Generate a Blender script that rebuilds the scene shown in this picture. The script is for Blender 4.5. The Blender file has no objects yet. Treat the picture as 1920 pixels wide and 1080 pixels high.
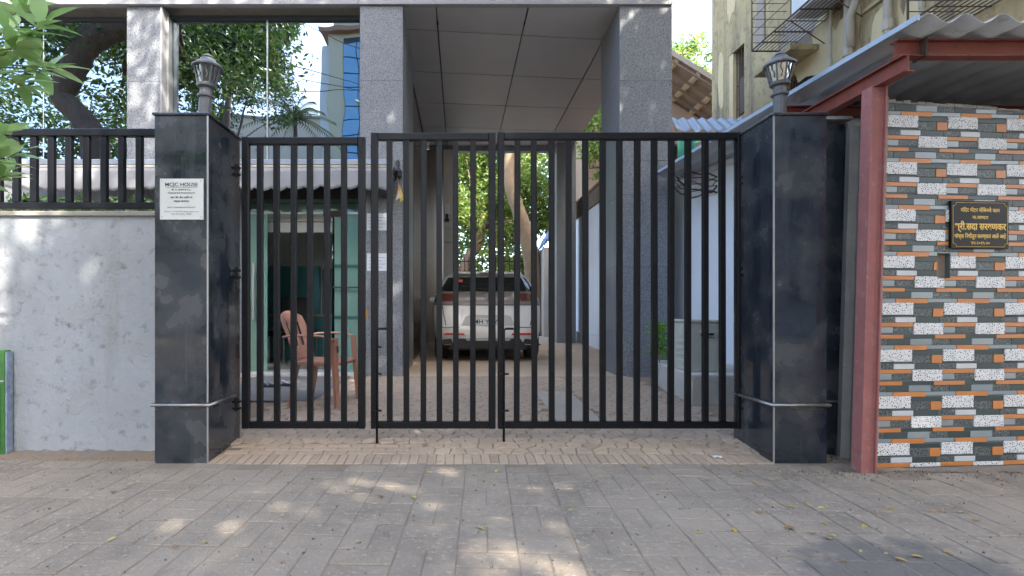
import bpy, math, random
import numpy as np
from mathutils import Vector, Matrix

# ------------------------------------------------------------------ camera, sky, sun, exposure
S = bpy.context.scene
C = S.collection
F, CX, CY, H = 957.0, 862.0, 578.0, 1.0      # focal length in photo pixels, vanishing point, eye height (m)
cam = bpy.data.objects.new('camera', bpy.data.cameras.new('camera'))
C.objects.link(cam)
cam.data.sensor_width = 36.0
cam.data.lens = 36.0 * F / 1920
cam.data.shift_x = (960 - CX) / 1920
cam.data.shift_y = (CY - 540) / 1920
cam.data.clip_start = 0.05
cam.data.clip_end = 2000
cam.location = (0, 0, H)
cam.rotation_euler = (math.radians(90), 0, 0)
S.camera = cam

SUN_EL, SUN_AZ = math.radians(46), math.radians(29)     # azimuth: sun stands behind the camera, to its right
sun_dir = Vector((math.sin(SUN_AZ) * math.cos(SUN_EL), -math.cos(SUN_AZ) * math.cos(SUN_EL), math.sin(SUN_EL)))
W = bpy.data.worlds.new('World'); S.world = W; W.use_nodes = True
nt = W.node_tree
sky = nt.nodes.new('ShaderNodeTexSky'); sky.sky_type = 'NISHITA'; sky.sun_disc = False
sky.sun_elevation = SUN_EL
sky.sun_rotation = math.atan2(sun_dir.x, sun_dir.y)
sky.air_density = 0.9; sky.dust_density = 3.0; sky.ozone_density = 0.3
nt.nodes['Background'].inputs['Strength'].default_value = 0.15
nt.links.new(sky.outputs[0], nt.nodes['Background'].inputs['Color'])
sl = bpy.data.lights.new('sun', 'SUN'); sl.energy = 2.3; sl.angle = math.radians(0.53); sl.color = (1.0, 0.93, 0.82)
so = bpy.data.objects.new('sun', sl); C.objects.link(so)
so.rotation_euler = sun_dir.to_track_quat('Z', 'Y').to_euler()
S.view_settings.view_transform = 'Standard'
S.view_settings.look = 'None'
S.view_settings.gamma = 1.0
S.view_settings.exposure = 3.1
S.cycles.max_bounces = 8
S.cycles.diffuse_bounces = 5
S.cycles.glossy_bounces = 4
S.cycles.transparent_max_bounces = 12
S.cycles.sample_clamp_indirect = 6.0
S.cycles.use_denoising = True

rnd = random.Random(7)
U = rnd.uniform
def P(px, py, Y):                       # photo pixel at a known depth -> world point
    return ((px - CX) * Y / F, Y, H - (py - CY) * Y / F)
def PX(px, Y): return (px - CX) * Y / F
def PZ(py, Y): return H - (py - CY) * Y / F
def ground(Y):
    pts = [(-999, 0), (3.3, 0), (3.7, .04), (5.0, .10), (9, .10), (13, .18), (999, .18)]
    for (a, za), (b, zb) in zip(pts, pts[1:]):
        if Y <= b: return za + (zb - za) * (Y - a) / (b - a)

# ------------------------------------------------------------------ materials
MATS = {}
def mat(name, col, rough=.6, col2=None, nscale=6, namt=.5, fine=None, bump=0, bscale=60, metal=0, spec=.5,
        rand=0, streak=None, coat=0, stretch=(1, 1, 1)):
    """Principled material: world-position noise between two colours, fine speckle, bump, per-object value spread."""
    if name in MATS: return MATS[name]
    m = bpy.data.materials.new(name); m.use_nodes = True; MATS[name] = m
    t = m.node_tree; N = t.nodes; L = t.links; b = N['Principled BSDF']
    b.inputs['Roughness'].default_value = rough; b.inputs['Metallic'].default_value = metal
    b.inputs['Specular IOR Level'].default_value = spec
    b.inputs['Coat Weight'].default_value = coat
    geo = N.new('ShaderNodeNewGeometry')
    mp = N.new('ShaderNodeMapping'); mp.inputs['Scale'].default_value = stretch
    L.new(geo.outputs['Position'], mp.inputs['Vector'])
    vec = mp.outputs[0]
    def noise(sc, det=5, v=vec, rg=.6):
        n = N.new('ShaderNodeTexNoise'); n.inputs['Scale'].default_value = sc; n.inputs['Detail'].default_value = det
        n.inputs['Roughness'].default_value = rg; L.new(v, n.inputs['Vector']); return n.outputs['Fac']
    def ramp(v, a, bb):
        r = N.new('ShaderNodeMapRange'); r.inputs['From Min'].default_value = a; r.inputs['From Max'].default_value = bb
        L.new(v, r.inputs['Value']); return r.outputs[0]
    def mix(f, a, bb, mode='MIX'):
        x = N.new('ShaderNodeMix'); x.data_type = 'RGBA'; x.blend_type = mode
        for sock, v in ((x.inputs[0], f), (x.inputs[6], a), (x.inputs[7], bb)):
            if hasattr(v, 'links'): L.new(v, sock)
            elif isinstance(v, (int, float)): sock.default_value = v
            else: sock.default_value = (*v, 1)
        return x.outputs[2]
    c = tuple(col)
    if col2 is not None:
        c = mix(ramp(noise(nscale), .5 - .5 * (1 - namt) - .05, .5 + .5 * (1 - namt) + .05), c, tuple(col2))
    if fine:                                # (colour, scale, low, high)
        c = mix(ramp(noise(fine[1], 3, geo.outputs['Position']), fine[2], fine[3]), c, fine[0])
    if streak:                              # (colour, low, high): vertical run marks
        m2 = N.new('ShaderNodeMapping'); m2.inputs['Scale'].default_value = (1, 1, .09); L.new(geo.outputs['Position'], m2.inputs['Vector'])
        c = mix(ramp(noise(streak[3] if len(streak) > 3 else 7, 6, m2.outputs[0]), streak[1], streak[2]), c, streak[0])
    if rand:
        oi = N.new('ShaderNodeObjectInfo')
        r = N.new('ShaderNodeMapRange'); L.new(oi.outputs['Random'], r.inputs['Value'])
        r.inputs['To Min'].default_value = 1 - rand; r.inputs['To Max'].default_value = 1 + rand
        h = N.new('ShaderNodeHueSaturation'); L.new(r.outputs[0], h.inputs['Value'])
        if hasattr(c, 'links'): L.new(c, h.inputs['Color'])
        else: h.inputs['Color'].default_value = (*c, 1)
        c = h.outputs[0]
    if hasattr(c, 'links'): L.new(c, b.inputs['Base Color'])
    else: b.inputs['Base Color'].default_value = (*c, 1)
    if bump:
        bp = N.new('ShaderNodeBump'); bp.inputs['Strength'].default_value = bump; bp.inputs['Distance'].default_value = .02
        L.new(noise(bscale, 6), bp.inputs['Height']); L.new(bp.outputs[0], b.inputs['Normal'])
    m['_vec'] = 0
    return m
def nodes_of(m): return m.node_tree.nodes, m.node_tree.links, m.node_tree.nodes['Principled BSDF']

def leaf_mat(name, dark, light, trans=.35, warm=None):
    m = bpy.data.materials.new(name); m.use_nodes = True
    N, L, b = nodes_of(m)
    g = N.new('ShaderNodeNewGeometry')
    r = N.new('ShaderNodeValToRGB'); e = r.color_ramp.elements
    e[0].color = (*dark, 1); e[1].color = (*light, 1)
    if warm:
        k = r.color_ramp.elements.new(.93); k.color = (*light, 1); e[-1].color = (*warm, 1)
    L.new(g.outputs['Random Per Island'], r.inputs[0])
    L.new(r.outputs[0], b.inputs['Base Color']); b.inputs['Roughness'].default_value = .45
    tr = N.new('ShaderNodeBsdfTranslucent'); L.new(r.outputs[0], tr.inputs[0])
    mx = N.new('ShaderNodeMixShader'); mx.inputs[0].default_value = trans
    L.new(b.outputs[0], mx.inputs[1]); L.new(tr.outputs[0], mx.inputs[2])
    L.new(mx.outputs[0], N['Material Output'].inputs[0])
    return m
def glass_mat(name, tint, refl, rough=.0, gcol=(.9, .95, .97)):
    """pane: see-through tint with a mirror share."""
    m = bpy.data.materials.new(name); m.use_nodes = True
    N, L, b = nodes_of(m)
    t = N.new('ShaderNodeBsdfTransparent'); t.inputs[0].default_value = (*tint, 1)
    g = N.new('ShaderNodeBsdfGlossy'); g.inputs[0].default_value = (*gcol, 1); g.inputs['Roughness'].default_value = rough
    fr = N.new('ShaderNodeLayerWeight'); fr.inputs[0].default_value = .25
    mr = N.new('ShaderNodeMapRange'); mr.inputs['To Min'].default_value = refl; mr.inputs['To Max'].default_value = 1
    L.new(fr.outputs['Fresnel'], mr.inputs['Value'])
    mx = N.new('ShaderNodeMixShader'); L.new(mr.outputs[0], mx.inputs[0])
    L.new(t.outputs[0], mx.inputs[1]); L.new(g.outputs[0], mx.inputs[2]); L.new(mx.outputs[0], N['Material Output'].inputs[0])
    return m

# ------------------------------------------------------------------ mesh builder
class MB:
    def __init__(s): s.v = []; s.f = []; s.smooth = False
    def add(s, vs, fs):
        o = len(s.v); s.v += [tuple(v) for v in vs]; s.f += [tuple(i + o for i in f) for f in fs]; return s
    def box(s, x0, x1, y0, y1, z0, z1, c=0.0):
        if c <= 0:
            v = [(x, y, z) for z in (z0, z1) for y in (y0, y1) for x in (x0, x1)]
            return s.add(v, [(0, 2, 3, 1), (4, 5, 7, 6), (0, 1, 5, 4), (2, 6, 7, 3), (0, 4, 6, 2), (1, 3, 7, 5)])
        # chamfered box: three rectangles' worth of points joined
        X, Y, Z = (x0, x1), (y0, y1), (z0, z1); idx = {}; v = []
        for i in (0, 1):
            for j in (0, 1):
                for k in (0, 1):
                    sx, sy, sz = (c, -c)[i], (c, -c)[j], (c, -c)[k]
                    for a, p in enumerate(((X[i], Y[j] + sy, Z[k] + sz), (X[i] + sx, Y[j], Z[k] + sz), (X[i] + sx, Y[j] + sy, Z[k]))):
                        idx[i, j, k, a] = len(v); v.append(p)
        f = []
        def q(*ks): f.append(tuple(idx[k] for k in ks))
        for i in (0, 1):
            o = [(0, 0), (1, 0), (1, 1), (0, 1)]
            if i == 0: o = o[::-1]
            q(*[(i, a, b, 0) for a, b in o]); q(*[(b, i, a, 1) for a, b in o]); q(*[(a, b, i, 2) for a, b in o])
        for i in (0, 1):
            for j in (0, 1):
                fl = (i == j)
                e = [(i, j, 0, 0), (i, j, 0, 1), (i, j, 1, 1), (i, j, 1, 0)]; q(*(e if fl else e[::-1]))
                e = [(i, 0, j, 2), (i, 0, j, 0), (i, 1, j, 0), (i, 1, j, 2)]; q(*(e if fl else e[::-1]))
                e = [(0, i, j, 1), (0, i, j, 2), (1, i, j, 2), (1, i, j, 1)]; q(*(e if fl else e[::-1]))
                for k in (0, 1):
                    e = [(i, j, k, 0), (i, j, k, 1), (i, j, k, 2)]
                    q(*(e if (i + j + k) % 2 else e[::-1]))
        return s.add(v, f)
    def tube(s, pts, r, n=8, caps=True):
        pts = [Vector(p) for p in pts]; rs = r if isinstance(r, (list, tuple)) else [r] * len(pts)
        rings = []; up = None
        for i, p in enumerate(pts):
            d = (pts[min(i + 1, len(pts) - 1)] - pts[max(i - 1, 0)]).normalized()
            if up is None: up = Vector((0, 0, 1)) if abs(d.z) < .9 else Vector((1, 0, 0))
            a = d.cross(up).normalized(); up = a.cross(d).normalized()
            rings.append([p + (a * math.cos(2 * math.pi * k / n) + up * math.sin(2 * math.pi * k / n)) * rs[i] for k in range(n)])
        v = [q for R in rings for q in R]; f = []
        for i in range(len(pts) - 1):
            for k in range(n):
                f.append((i * n + k, i * n + (k + 1) % n, (i + 1) * n + (k + 1) % n, (i + 1) * n + k))
        if caps: f += [tuple(range(n))[::-1], tuple((len(pts) - 1) * n + k for k in range(n))]
        return s.add(v, f)
    def lathe(s, prof, cx, cy, n=16, lean=(0, 0)):
        v = []; f = []
        for r, z in prof:
            v += [(cx + lean[0] * (z - prof[0][1]) + r * math.cos(2 * math.pi * k / n), cy + lean[1] * (z - prof[0][1]) + r * math.sin(2 * math.pi * k / n), z) for k in range(n)]
        for i in range(len(prof) - 1):
            for k in range(n): f.append((i * n + k, i * n + (k + 1) % n, (i + 1) * n + (k + 1) % n, (i + 1) * n + k))
        f += [tuple(range(n))[::-1], tuple((len(prof) - 1) * n + k for k in range(n))]
        return s.add(v, f)
    def prism(s, poly, a0, a1, axis='y'):
        """poly of 2-D points swept along an axis. axis y: (x,z); x: (y,z); z: (x,y)"""
        def p3(p, a): return {'y': (p[0], a, p[1]), 'x': (a, p[0], p[1]), 'z': (p[0], p[1], a)}[axis]
        n = len(poly); v = [p3(p, a0) for p in poly] + [p3(p, a1) for p in poly]
        return s.add(v, [tuple(range(n))[::-1], tuple(range(n, 2 * n))] + [(i, (i + 1) % n, n + (i + 1) % n, n + i) for i in range(n)])
    def mesh(s, name, m, smooth=False):
        me = bpy.data.meshes.new(name); me.from_pydata(s.v, [], s.f)
        if m: me.materials.append(m)
        import bmesh
        bm = bmesh.new(); bm.from_mesh(me); bmesh.ops.recalc_face_normals(bm, faces=bm.faces); bm.to_mesh(me); bm.free()
        if smooth or s.smooth: me.polygons.foreach_set('use_smooth', [True] * len(me.polygons))
        return me
def obj(name, me, parent=None, loc=None, rot=None, kind=None):
    o = bpy.data.objects.new(name, me); C.objects.link(o)
    if parent: o.parent = parent
    if loc is not None: o.location = loc
    if rot is not None: o.rotation_euler = rot
    if kind: o['kind'] = kind
    return o
def part(name, mb, m, parent, smooth=False, label=None, kind=None):
    o = obj(name, mb.mesh(name, m, smooth), parent, kind=kind)
    if label: o['label'] = label
    if parent is not None and parent.parent is None and parent.type == 'EMPTY' and parent.location.length > 0: pass
    return o
def tag(o, label, cat, group=None):
    o['label'] = label; o['category'] = cat
    if group: o['group'] = group
    return o
def thing(name, label, cat, loc=(0, 0, 0), group=None):
    """Empty at the base of the thing; parts are given in world coordinates and keep their place."""
    o = bpy.data.objects.new(name, None); C.objects.link(o); o.empty_display_size = .1
    o.location = loc; tag(o, label, cat, group); ORIG[o.name] = Vector(loc); return o
ORIG = {}
def wpart(name, mb, m, parent, smooth=False, label=None, kind=None):
    """part built in world coordinates, shifted into the frame of its top-level Empty"""
    top = parent
    while top.parent: top = top.parent
    off = ORIG.get(top.name, Vector((0, 0, 0)))
    if off.length: mb.v = [(a - off.x, b - off.y, c - off.z) for a, b, c in mb.v]
    return part(name, mb, m, parent, smooth, label, kind)
def text(name, body, size, m, parent, loc, width=None, align='CENTER', bold=0.0, extrude=.0015):
    cu = bpy.data.curves.new(name, 'FONT'); cu.body = body; cu.size = size; cu.align_x = align; cu.align_y = 'CENTER'
    cu.extrude = extrude; cu.offset = bold
    t = bpy.data.objects.new(name, cu); C.objects.link(t)
    dg = bpy.context.evaluated_depsgraph_get(); dg.update()
    me = bpy.data.meshes.new_from_object(t.evaluated_get(dg)); bpy.data.objects.remove(t)
    me.materials.clear(); me.materials.append(m)
    o = obj(name, me, parent, loc, (math.radians(90), 0, 0))
    if width:
        xs = [v.co.x for v in me.vertices]
        if xs: 
            k = width / (max(xs) - min(xs)); o.scale = (k, 1, 1)
    return o

# base materials
M_granite = mat('grey granite', (.195, .207, .225), .42, (.25, .26, .275), 3, .4, fine=((.055, .062, .078), 110, .48, .62), spec=.4,
                streak=((.42, .40, .37), .60, .9))
M_darkgran = mat('polished black granite', (.011, .016, .024), .07, (.020, .027, .037), 3, .5, fine=((.075, .08, .088), 200, .58, .74), spec=.8,
                 streak=((.12, .12, .118), .56, .95, 6))
N_, L_, B_ = nodes_of(M_darkgran)
_g = N_.new('ShaderNodeNewGeometry'); _n1 = N_.new('ShaderNodeTexNoise'); _n1.inputs['Scale'].default_value = 3.2; _n1.inputs['Detail'].default_value = 7; _n1.inputs['Roughness'].default_value = .55
L_.new(_g.outputs['Position'], _n1.inputs['Vector']); _r = N_.new('ShaderNodeMapRange'); _r.inputs['From Min'].default_value = .46; _r.inputs['From Max'].default_value = .80; _r.inputs['To Max'].default_value = .6; L_.new(_n1.outputs['Fac'], _r.inputs['Value'])
_m = N_.new('ShaderNodeMix'); _m.data_type = 'RGBA'; L_.new(_r.outputs[0], _m.inputs[0]); L_.new(B_.inputs['Base Color'].links[0].from_socket, _m.inputs[6]); _m.inputs[7].default_value = (.13, .13, .125, 1); L_.new(_m.outputs[2], B_.inputs['Base Color'])
_q = N_.new('ShaderNodeMapRange'); _q.inputs['From Min'].default_value = .42; _q.inputs['From Max'].default_value = .7; _q.inputs['To Min'].default_value = .05; _q.inputs['To Max'].default_value = .45; L_.new(_n1.outputs['Fac'], _q.inputs['Value']); L_.new(_q.outputs[0], B_.inputs['Roughness'])
M_soffit = mat('soffit panel', (.40, .385, .37), .42, (.33, .32, .31), 1.4, .5, rand=.05, bump=.02, bscale=3)
M_gate = mat('black gate paint', (.003, .004, .006), .36, (.007, .007, .009), 9, .5, fine=((.085, .08, .075), 140, .68, .85), bump=.12, bscale=90, spec=.22)
M_steel = mat('brushed steel', (.42, .41, .40), .38, (.28, .26, .24), 20, .5, metal=.9)
M_wall = mat('grey wall paint', (.34, .37, .40), .85, (.27, .29, .305), 2.2, .45, fine=((.17, .17, .165), 14, .58, .78), bump=.45, bscale=26, streak=((.22, .225, .22), .60, .85, 4))
N_, L_, B_ = nodes_of(M_wall)
_g = N_.new('ShaderNodeNewGeometry'); _n1 = N_.new('ShaderNodeTexNoise'); _n1.inputs['Scale'].default_value = 2.6; _n1.inputs['Detail'].default_value = 9; _n1.inputs['Roughness'].default_value = .65
L_.new(_g.outputs['Position'], _n1.inputs['Vector'])
_r = N_.new('ShaderNodeMapRange'); _r.inputs['From Min'].default_value = .56; _r.inputs['From Max'].default_value = .575; L_.new(_n1.outputs['Fac'], _r.inputs['Value'])
_b = N_.new('ShaderNodeBump'); _b.inputs['Strength'].default_value = .55; _b.inputs['Distance'].default_value = .006; L_.new(_r.outputs[0], _b.inputs['Height'])
L_.new(B_.inputs['Normal'].links[0].from_socket, _b.inputs['Normal']); L_.new(_b.outputs[0], B_.inputs['Normal'])
_c = B_.inputs['Base Color'].links[0].from_socket; _m = N_.new('ShaderNodeMix'); _m.data_type = 'RGBA'; _k = N_.new('ShaderNodeMath'); _k.operation = 'MULTIPLY'; _k.inputs[1].default_value = .35
L_.new(_r.outputs[0], _k.inputs[0]); L_.new(_k.outputs[0], _m.inputs[0]); L_.new(_c, _m.inputs[6]); _m.inputs[7].default_value = (.30, .30, .30, 1); L_.new(_m.outputs[2], B_.inputs['Base Color'])
M_white = mat('whitewashed wall', (.76, .79, .83), .8, (.66, .69, .73), 1.6, .5, streak=((.52, .52, .53), .60, .85), bump=.2, bscale=30)
M_frame = mat('dark window frame', (.02, .02, .022), .35)
M_alu = mat('aluminium', (.5, .5, .49), .35, metal=.8)
M_black = mat('black rubber', (.012, .012, .012), .6)
M_wood = mat('weathered wood', (.28, .19, .12), .8, (.16, .10, .06), 14, .5, bump=.4, bscale=40, stretch=(1, 1, .2))
M_bark = mat('bark', (.17, .115, .08), .9, (.07, .05, .038), 9, .5, bump=.9, bscale=18, stretch=(1, 1, .35))
M_iron = mat('rusty iron', (.05, .035, .028), .7, (.10, .055, .035), 20, .5)
M_mirror = glass_mat('mirror glass', (.05, .06, .06), .62, .006, (.43, .51, .58))
_t = M_mirror.node_tree; _g = [n for n in _t.nodes if n.type == 'BSDF_GLOSSY'][0]
_p = _t.nodes.new('ShaderNodeNewGeometry'); _w = _t.nodes.new('ShaderNodeTexNoise'); _w.inputs['Scale'].default_value = 1.6; _w.inputs['Detail'].default_value = 1
_b = _t.nodes.new('ShaderNodeBump'); _b.inputs['Strength'].default_value = .10; _b.inputs['Distance'].default_value = .02
_t.links.new(_p.outputs['Position'], _w.inputs['Vector']); _t.links.new(_w.outputs['Fac'], _b.inputs['Height']); _t.links.new(_b.outputs[0], _g.inputs['Normal'])
M_green_glass = glass_mat('green door glass', (.74, .90, .85), .12)
M_green_frost = glass_mat('sea green glass', (.62, .84, .76), .06)
_n = M_green_frost.node_tree.nodes; _l = M_green_frost.node_tree.links; _d = _n.new('ShaderNodeBsdfDiffuse'); _d.inputs[0].default_value = (.34, .56, .48, 1)
_o = _n['Material Output'].inputs[0]; _s = _o.links[0].from_socket; _m = _n.new('ShaderNodeMixShader'); _m.inputs[0].default_value = .5
_l.new(_s, _m.inputs[1]); _l.new(_d.outputs[0], _m.inputs[2]); _l.new(_m.outputs[0], _o)
M_clear = glass_mat('clear glass', (.8, .85, .85), .12)
M_cement = mat('cement', (.33, .31, .28), .9, (.22, .21, .19), 7, .5, bump=.5, bscale=40)

# ------------------------------------------------------------------ GROUND
gm = mat('earth', (.20, .17, .14), .95, (.13, .11, .09), 3, .5, bump=.4, bscale=20)
g = MB().box(-160, 160, -160, 260, -.5, -.03)
obj('ground', g.mesh('ground', gm), kind='structure')
rm = mat('asphalt', (.055, .055, .055), .9, (.075, .07, .065), 2, .5, fine=((.12, .12, .115), 160, .58, .7), bump=.4, bscale=120)
g = MB().box(-120, 120, -7.5, .95, -.2, -.012)
obj('road', g.mesh('road', rm), kind='structure')

M_paver = mat('paver', (.28, .235, .18), .88, (.175, .148, .118), 4.5, .6, fine=((.40, .35, .28), 38, .56, .72), bump=.5, bscale=60, rand=.08)
# stains: one oily dark patch near the kerb with its own outline
N_, L_, B_ = nodes_of(M_paver)
gg = N_.new('ShaderNodeNewGeometry')
nz = N_.new('ShaderNodeTexNoise'); nz.inputs['Scale'].default_value = 8; nz.inputs['Detail'].default_value = 6; L_.new(gg.outputs['Position'], nz.inputs['Vector'])
sub = N_.new('ShaderNodeVectorMath'); sub.operation = 'SUBTRACT'; sub.inputs[1].default_value = (1.72, 1.93, 0); L_.new(gg.outputs['Position'], sub.inputs[0])
sc = N_.new('ShaderNodeVectorMath'); sc.operation = 'MULTIPLY'; sc.inputs[1].default_value = (2.3, 3.6, 0); L_.new(sub.outputs[0], sc.inputs[0])
ln = N_.new('ShaderNodeVectorMath'); ln.operation = 'LENGTH'; L_.new(sc.outputs[0], ln.inputs[0])
ad = N_.new('ShaderNodeMath'); ad.operation = 'MULTIPLY_ADD'; ad.inputs[1].default_value = 1.6; L_.new(nz.outputs['Fac'], ad.inputs[0]); L_.new(ln.outputs['Value'], ad.inputs[2])
mr = N_.new('ShaderNodeMapRange'); mr.inputs['From Min'].default_value = 1.55; mr.inputs['From Max'].default_value = 1.95
mr.inputs['To Min'].default_value = .75; mr.inputs['To Max'].default_value = 0; L_.new(ad.outputs[0], mr.inputs['Value'])
src = B_.inputs['Base Color'].links[0].from_socket
dn = N_.new('ShaderNodeTexNoise'); dn.inputs['Scale'].default_value = 1.3; dn.inputs['Detail'].default_value = 8; dn.inputs['Roughness'].default_value = .7; L_.new(gg.outputs['Position'], dn.inputs['Vector'])
dr = N_.new('ShaderNodeMapRange'); dr.inputs['From Min'].default_value = .42; dr.inputs['From Max'].default_value = .64; dr.inputs['To Max'].default_value = .85; L_.new(dn.outputs['Fac'], dr.inputs['Value'])
dm = N_.new('ShaderNodeMix'); dm.data_type = 'RGBA'; L_.new(dr.outputs[0], dm.inputs[0]); L_.new(src, dm.inputs[6]); dm.inputs[7].default_value = (.32, .268, .205, 1); src = dm.outputs[2]
mx = N_.new('ShaderNodeMix'); mx.data_type = 'RGBA'; L_.new(mr.outputs[0], mx.inputs[0]); L_.new(src, mx.inputs[6]); mx.inputs[7].default_value = (.10, .097, .095, 1)
L_.new(mx.outputs[2], B_.inputs['Base Color'])

M_joint = mat('joint dirt', (.185, .152, .115), .95, (.26, .215, .165), 5, .5, bump=.4, bscale=90)
pav = obj('pavement', MB().box(-14, 14, 1.0, 3.52, -.2, -.0035).mesh('pavement', M_joint), kind='structure')
kerb = obj('kerb', MB().box(-14, 14, .86, .998, -.2, .004, .012).mesh('kerb', M_cement), kind='structure')
# basket-weave pavers, module 0.25 m
MOD, GAP = .25, .005
def paver_mesh(w, d, k):
    r = random.Random(k); b = MB().box(-w / 2 + GAP / 2, w / 2 - GAP / 2, -d / 2 + GAP / 2, d / 2 - GAP / 2, -.02, 0, .0035)
    b.v = [(x, y, z + (r.uniform(-.0012, .0012) if z > -.01 else 0)) for x, y, z in b.v]
    return b.mesh('paver', M_paver)
PM = {a: [paver_mesh(MOD / 2, MOD, k) if a else paver_mesh(MOD, MOD / 2, k + 9) for k in range(4)] for a in (0, 1)}
rot = math.radians(-2.6); cr, sr = math.cos(rot), math.sin(rot)
pv = []
for i in range(-30, 40):
    for j in range(-6, 7):
        vert = (i + j) % 2
        for k in (-.25, .25):
            x, y = (i + .5 + (k if vert else 0)) * MOD, (j + .5 + (0 if vert else k)) * MOD
            wx, wy = x * cr - y * sr, 2.35 + x * sr + y * cr
            lim = 3.25 if -1.63 < wx < 2.0 else (3.20 if wx < 2.4 and wx > -2 else (3.45 if wx < 0 else 3.08))
            if wy < 1.1 or wy > lim or wx < -4.3 or wx > 5.2: continue
            px, py = CX + wx * F / wy, CY + H * F / wy
            pv.append((0 if (-30 < px < 1950 and py < 1110) else 1, -1 / wy, vert, wx, wy))
pv.sort()
rest = MB()
for n, (out, _, vert, x, y) in enumerate(pv):
    z = U(-.0025, .002)
    if n < 300:
        obj('paver', PM[vert][n % 4], pav, (x, y, z), (U(-.009, .009), U(-.009, .009), rot))
    else:
        w, d = (MOD / 2, MOD) if vert else (MOD, MOD / 2)
        b = MB().box(-w / 2 + GAP / 2, w / 2 - GAP / 2, -d / 2 + GAP / 2, d / 2 - GAP / 2, -.02, 0, .0035)
        rest.add([(x + a * cr - c * sr, y + a * sr + c * cr, z + h) for a, c, h in b.v], b.f)
part('paver', rest, M_paver, pav, kind='stuff')
# dirt gathered along the foot of the walls
def dirt_strip(name, x0, x1, y0, z0, dep, hgt, m, seed):
    r = random.Random(seed); b = MB(); n = 60; rows = []
    for i in range(n + 1):
        x = x0 + (x1 - x0) * i / n; d = dep * r.uniform(.5, 1.1); hh = hgt * r.uniform(.3, 1)
        rows.append([(x, y0 - d, z0 + .001), (x, y0 - d * .45, z0 + hh * .55), (x, y0 + .02, z0 + hh)])
    v = [p for q in rows for p in q]; f = []
    for i in range(n):
        for k in (0, 1): f.append((3 * i + k, 3 * i + 3 + k, 3 * i + 4 + k, 3 * i + 1 + k))
    b.add(v, f); o = obj(name, b.mesh(name, m, True), kind='stuff'); o['label'] = 'dusty earth gathered along the foot of the wall'; o['category'] = 'earth'
M_dirt = mat('dust', (.27, .225, .18), .95, (.17, .14, .115), 14, .5, bump=.8, bscale=60)
dirt_strip('dirt', -4.5, -1.98, 3.52, 0, .13, .035, M_dirt, 1)
dirt_strip('dirt', 2.36, 4.2, 3.16, 0, .05, .012, M_dirt, 2)

# courtyard behind the gate
M_court = mat('courtyard stone dimmed', (.43, .33, .235), .85, (.33, .255, .185), 2.5, .5, fine=((.22, .17, .13), 40, .58, .72), bump=.3, bscale=50, rand=.1)  # same stone as the driveway, colour darkened to offset stronger light near the gate
M_cbase = mat('courtyard base', (.26, .19, .13), .95, (.20, .15, .10), 4, .5, bump=.5, bscale=50)
b = MB(); ys = [3.26, 3.3, 3.7, 4.3, 5.0, 6.7, 6.74]
for a, c in zip(ys, ys[1:]):
    b.add([(-7, a, ground(a) - .006), (3.3, a, ground(a) - .006), (3.3, c, ground(c) - .006), (-7, c, ground(c) - .006)], [(0, 1, 2, 3)])
court = obj('courtyard', b.mesh('courtyard', M_cbase), kind='structure')
M_drive = mat('driveway stone lifted', (.54, .42, .30), .85, (.44, .34, .25), 2.5, .5, fine=((.25, .19, .14), 60, .56, .7), bump=.3, bscale=50)  # courtyard stone with its colour lightened to make up for shade further in
N_, L_, B_ = nodes_of(M_drive)
vo = N_.new('ShaderNodeTexVoronoi'); vo.feature = 'DISTANCE_TO_EDGE'; vo.inputs['Scale'].default_value = 10
gg = N_.new('ShaderNodeNewGeometry'); L_.new(gg.outputs['Position'], vo.inputs['Vector'])
mr = N_.new('ShaderNodeMapRange'); mr.inputs['From Max'].default_value = .06; L_.new(vo.outputs[0], mr.inputs['Value'])
bp = N_.new('ShaderNodeBump'); bp.inputs['Strength'].default_value = .7; bp.inputs['Distance'].default_value = .008
L_.new(mr.outputs[0], bp.inputs['Height']); L_.new(bp.outputs[0], B_.inputs['Normal'])
b = MB(); ys = [6.74, 9, 13, 40]
for a, c in zip(ys, ys[1:]):
    b.add([(-7, a, ground(a) - .003), (3.3, a, ground(a) - .003), (3.3, c, ground(c) - .003), (-7, c, ground(c) - .003)], [(0, 1, 2, 3)])
obj('driveway', b.mesh('driveway', M_drive), kind='structure')

# soldier course of tan bricks along the threshold
bm_ = MB().box(-.0275, .0275, -.085, .085, -.02, 0, .003).mesh('brick', M_court)
x = -1.60
while x < 2.0:
    obj('brick', bm_, court, (x, 3.365, .008 + U(-.001, .001)), (math.radians(4), 0, U(-.02, .02))); x += .059
bs_ = MB().box(-.082, .082, -.0275, .0275, -.02, 0, .003).mesh('brick', M_court)
for r_ in range(3):
    x = -1.60 + .085 * (r_ % 2)
    while x < -.32:
        y = 3.485 + .059 * r_; obj('brick', bs_, court, (x + .08, y, ground(y) + .002 + U(-.001, .001)), (math.radians(5), 0, U(-.015, .015))); x += .168
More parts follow.
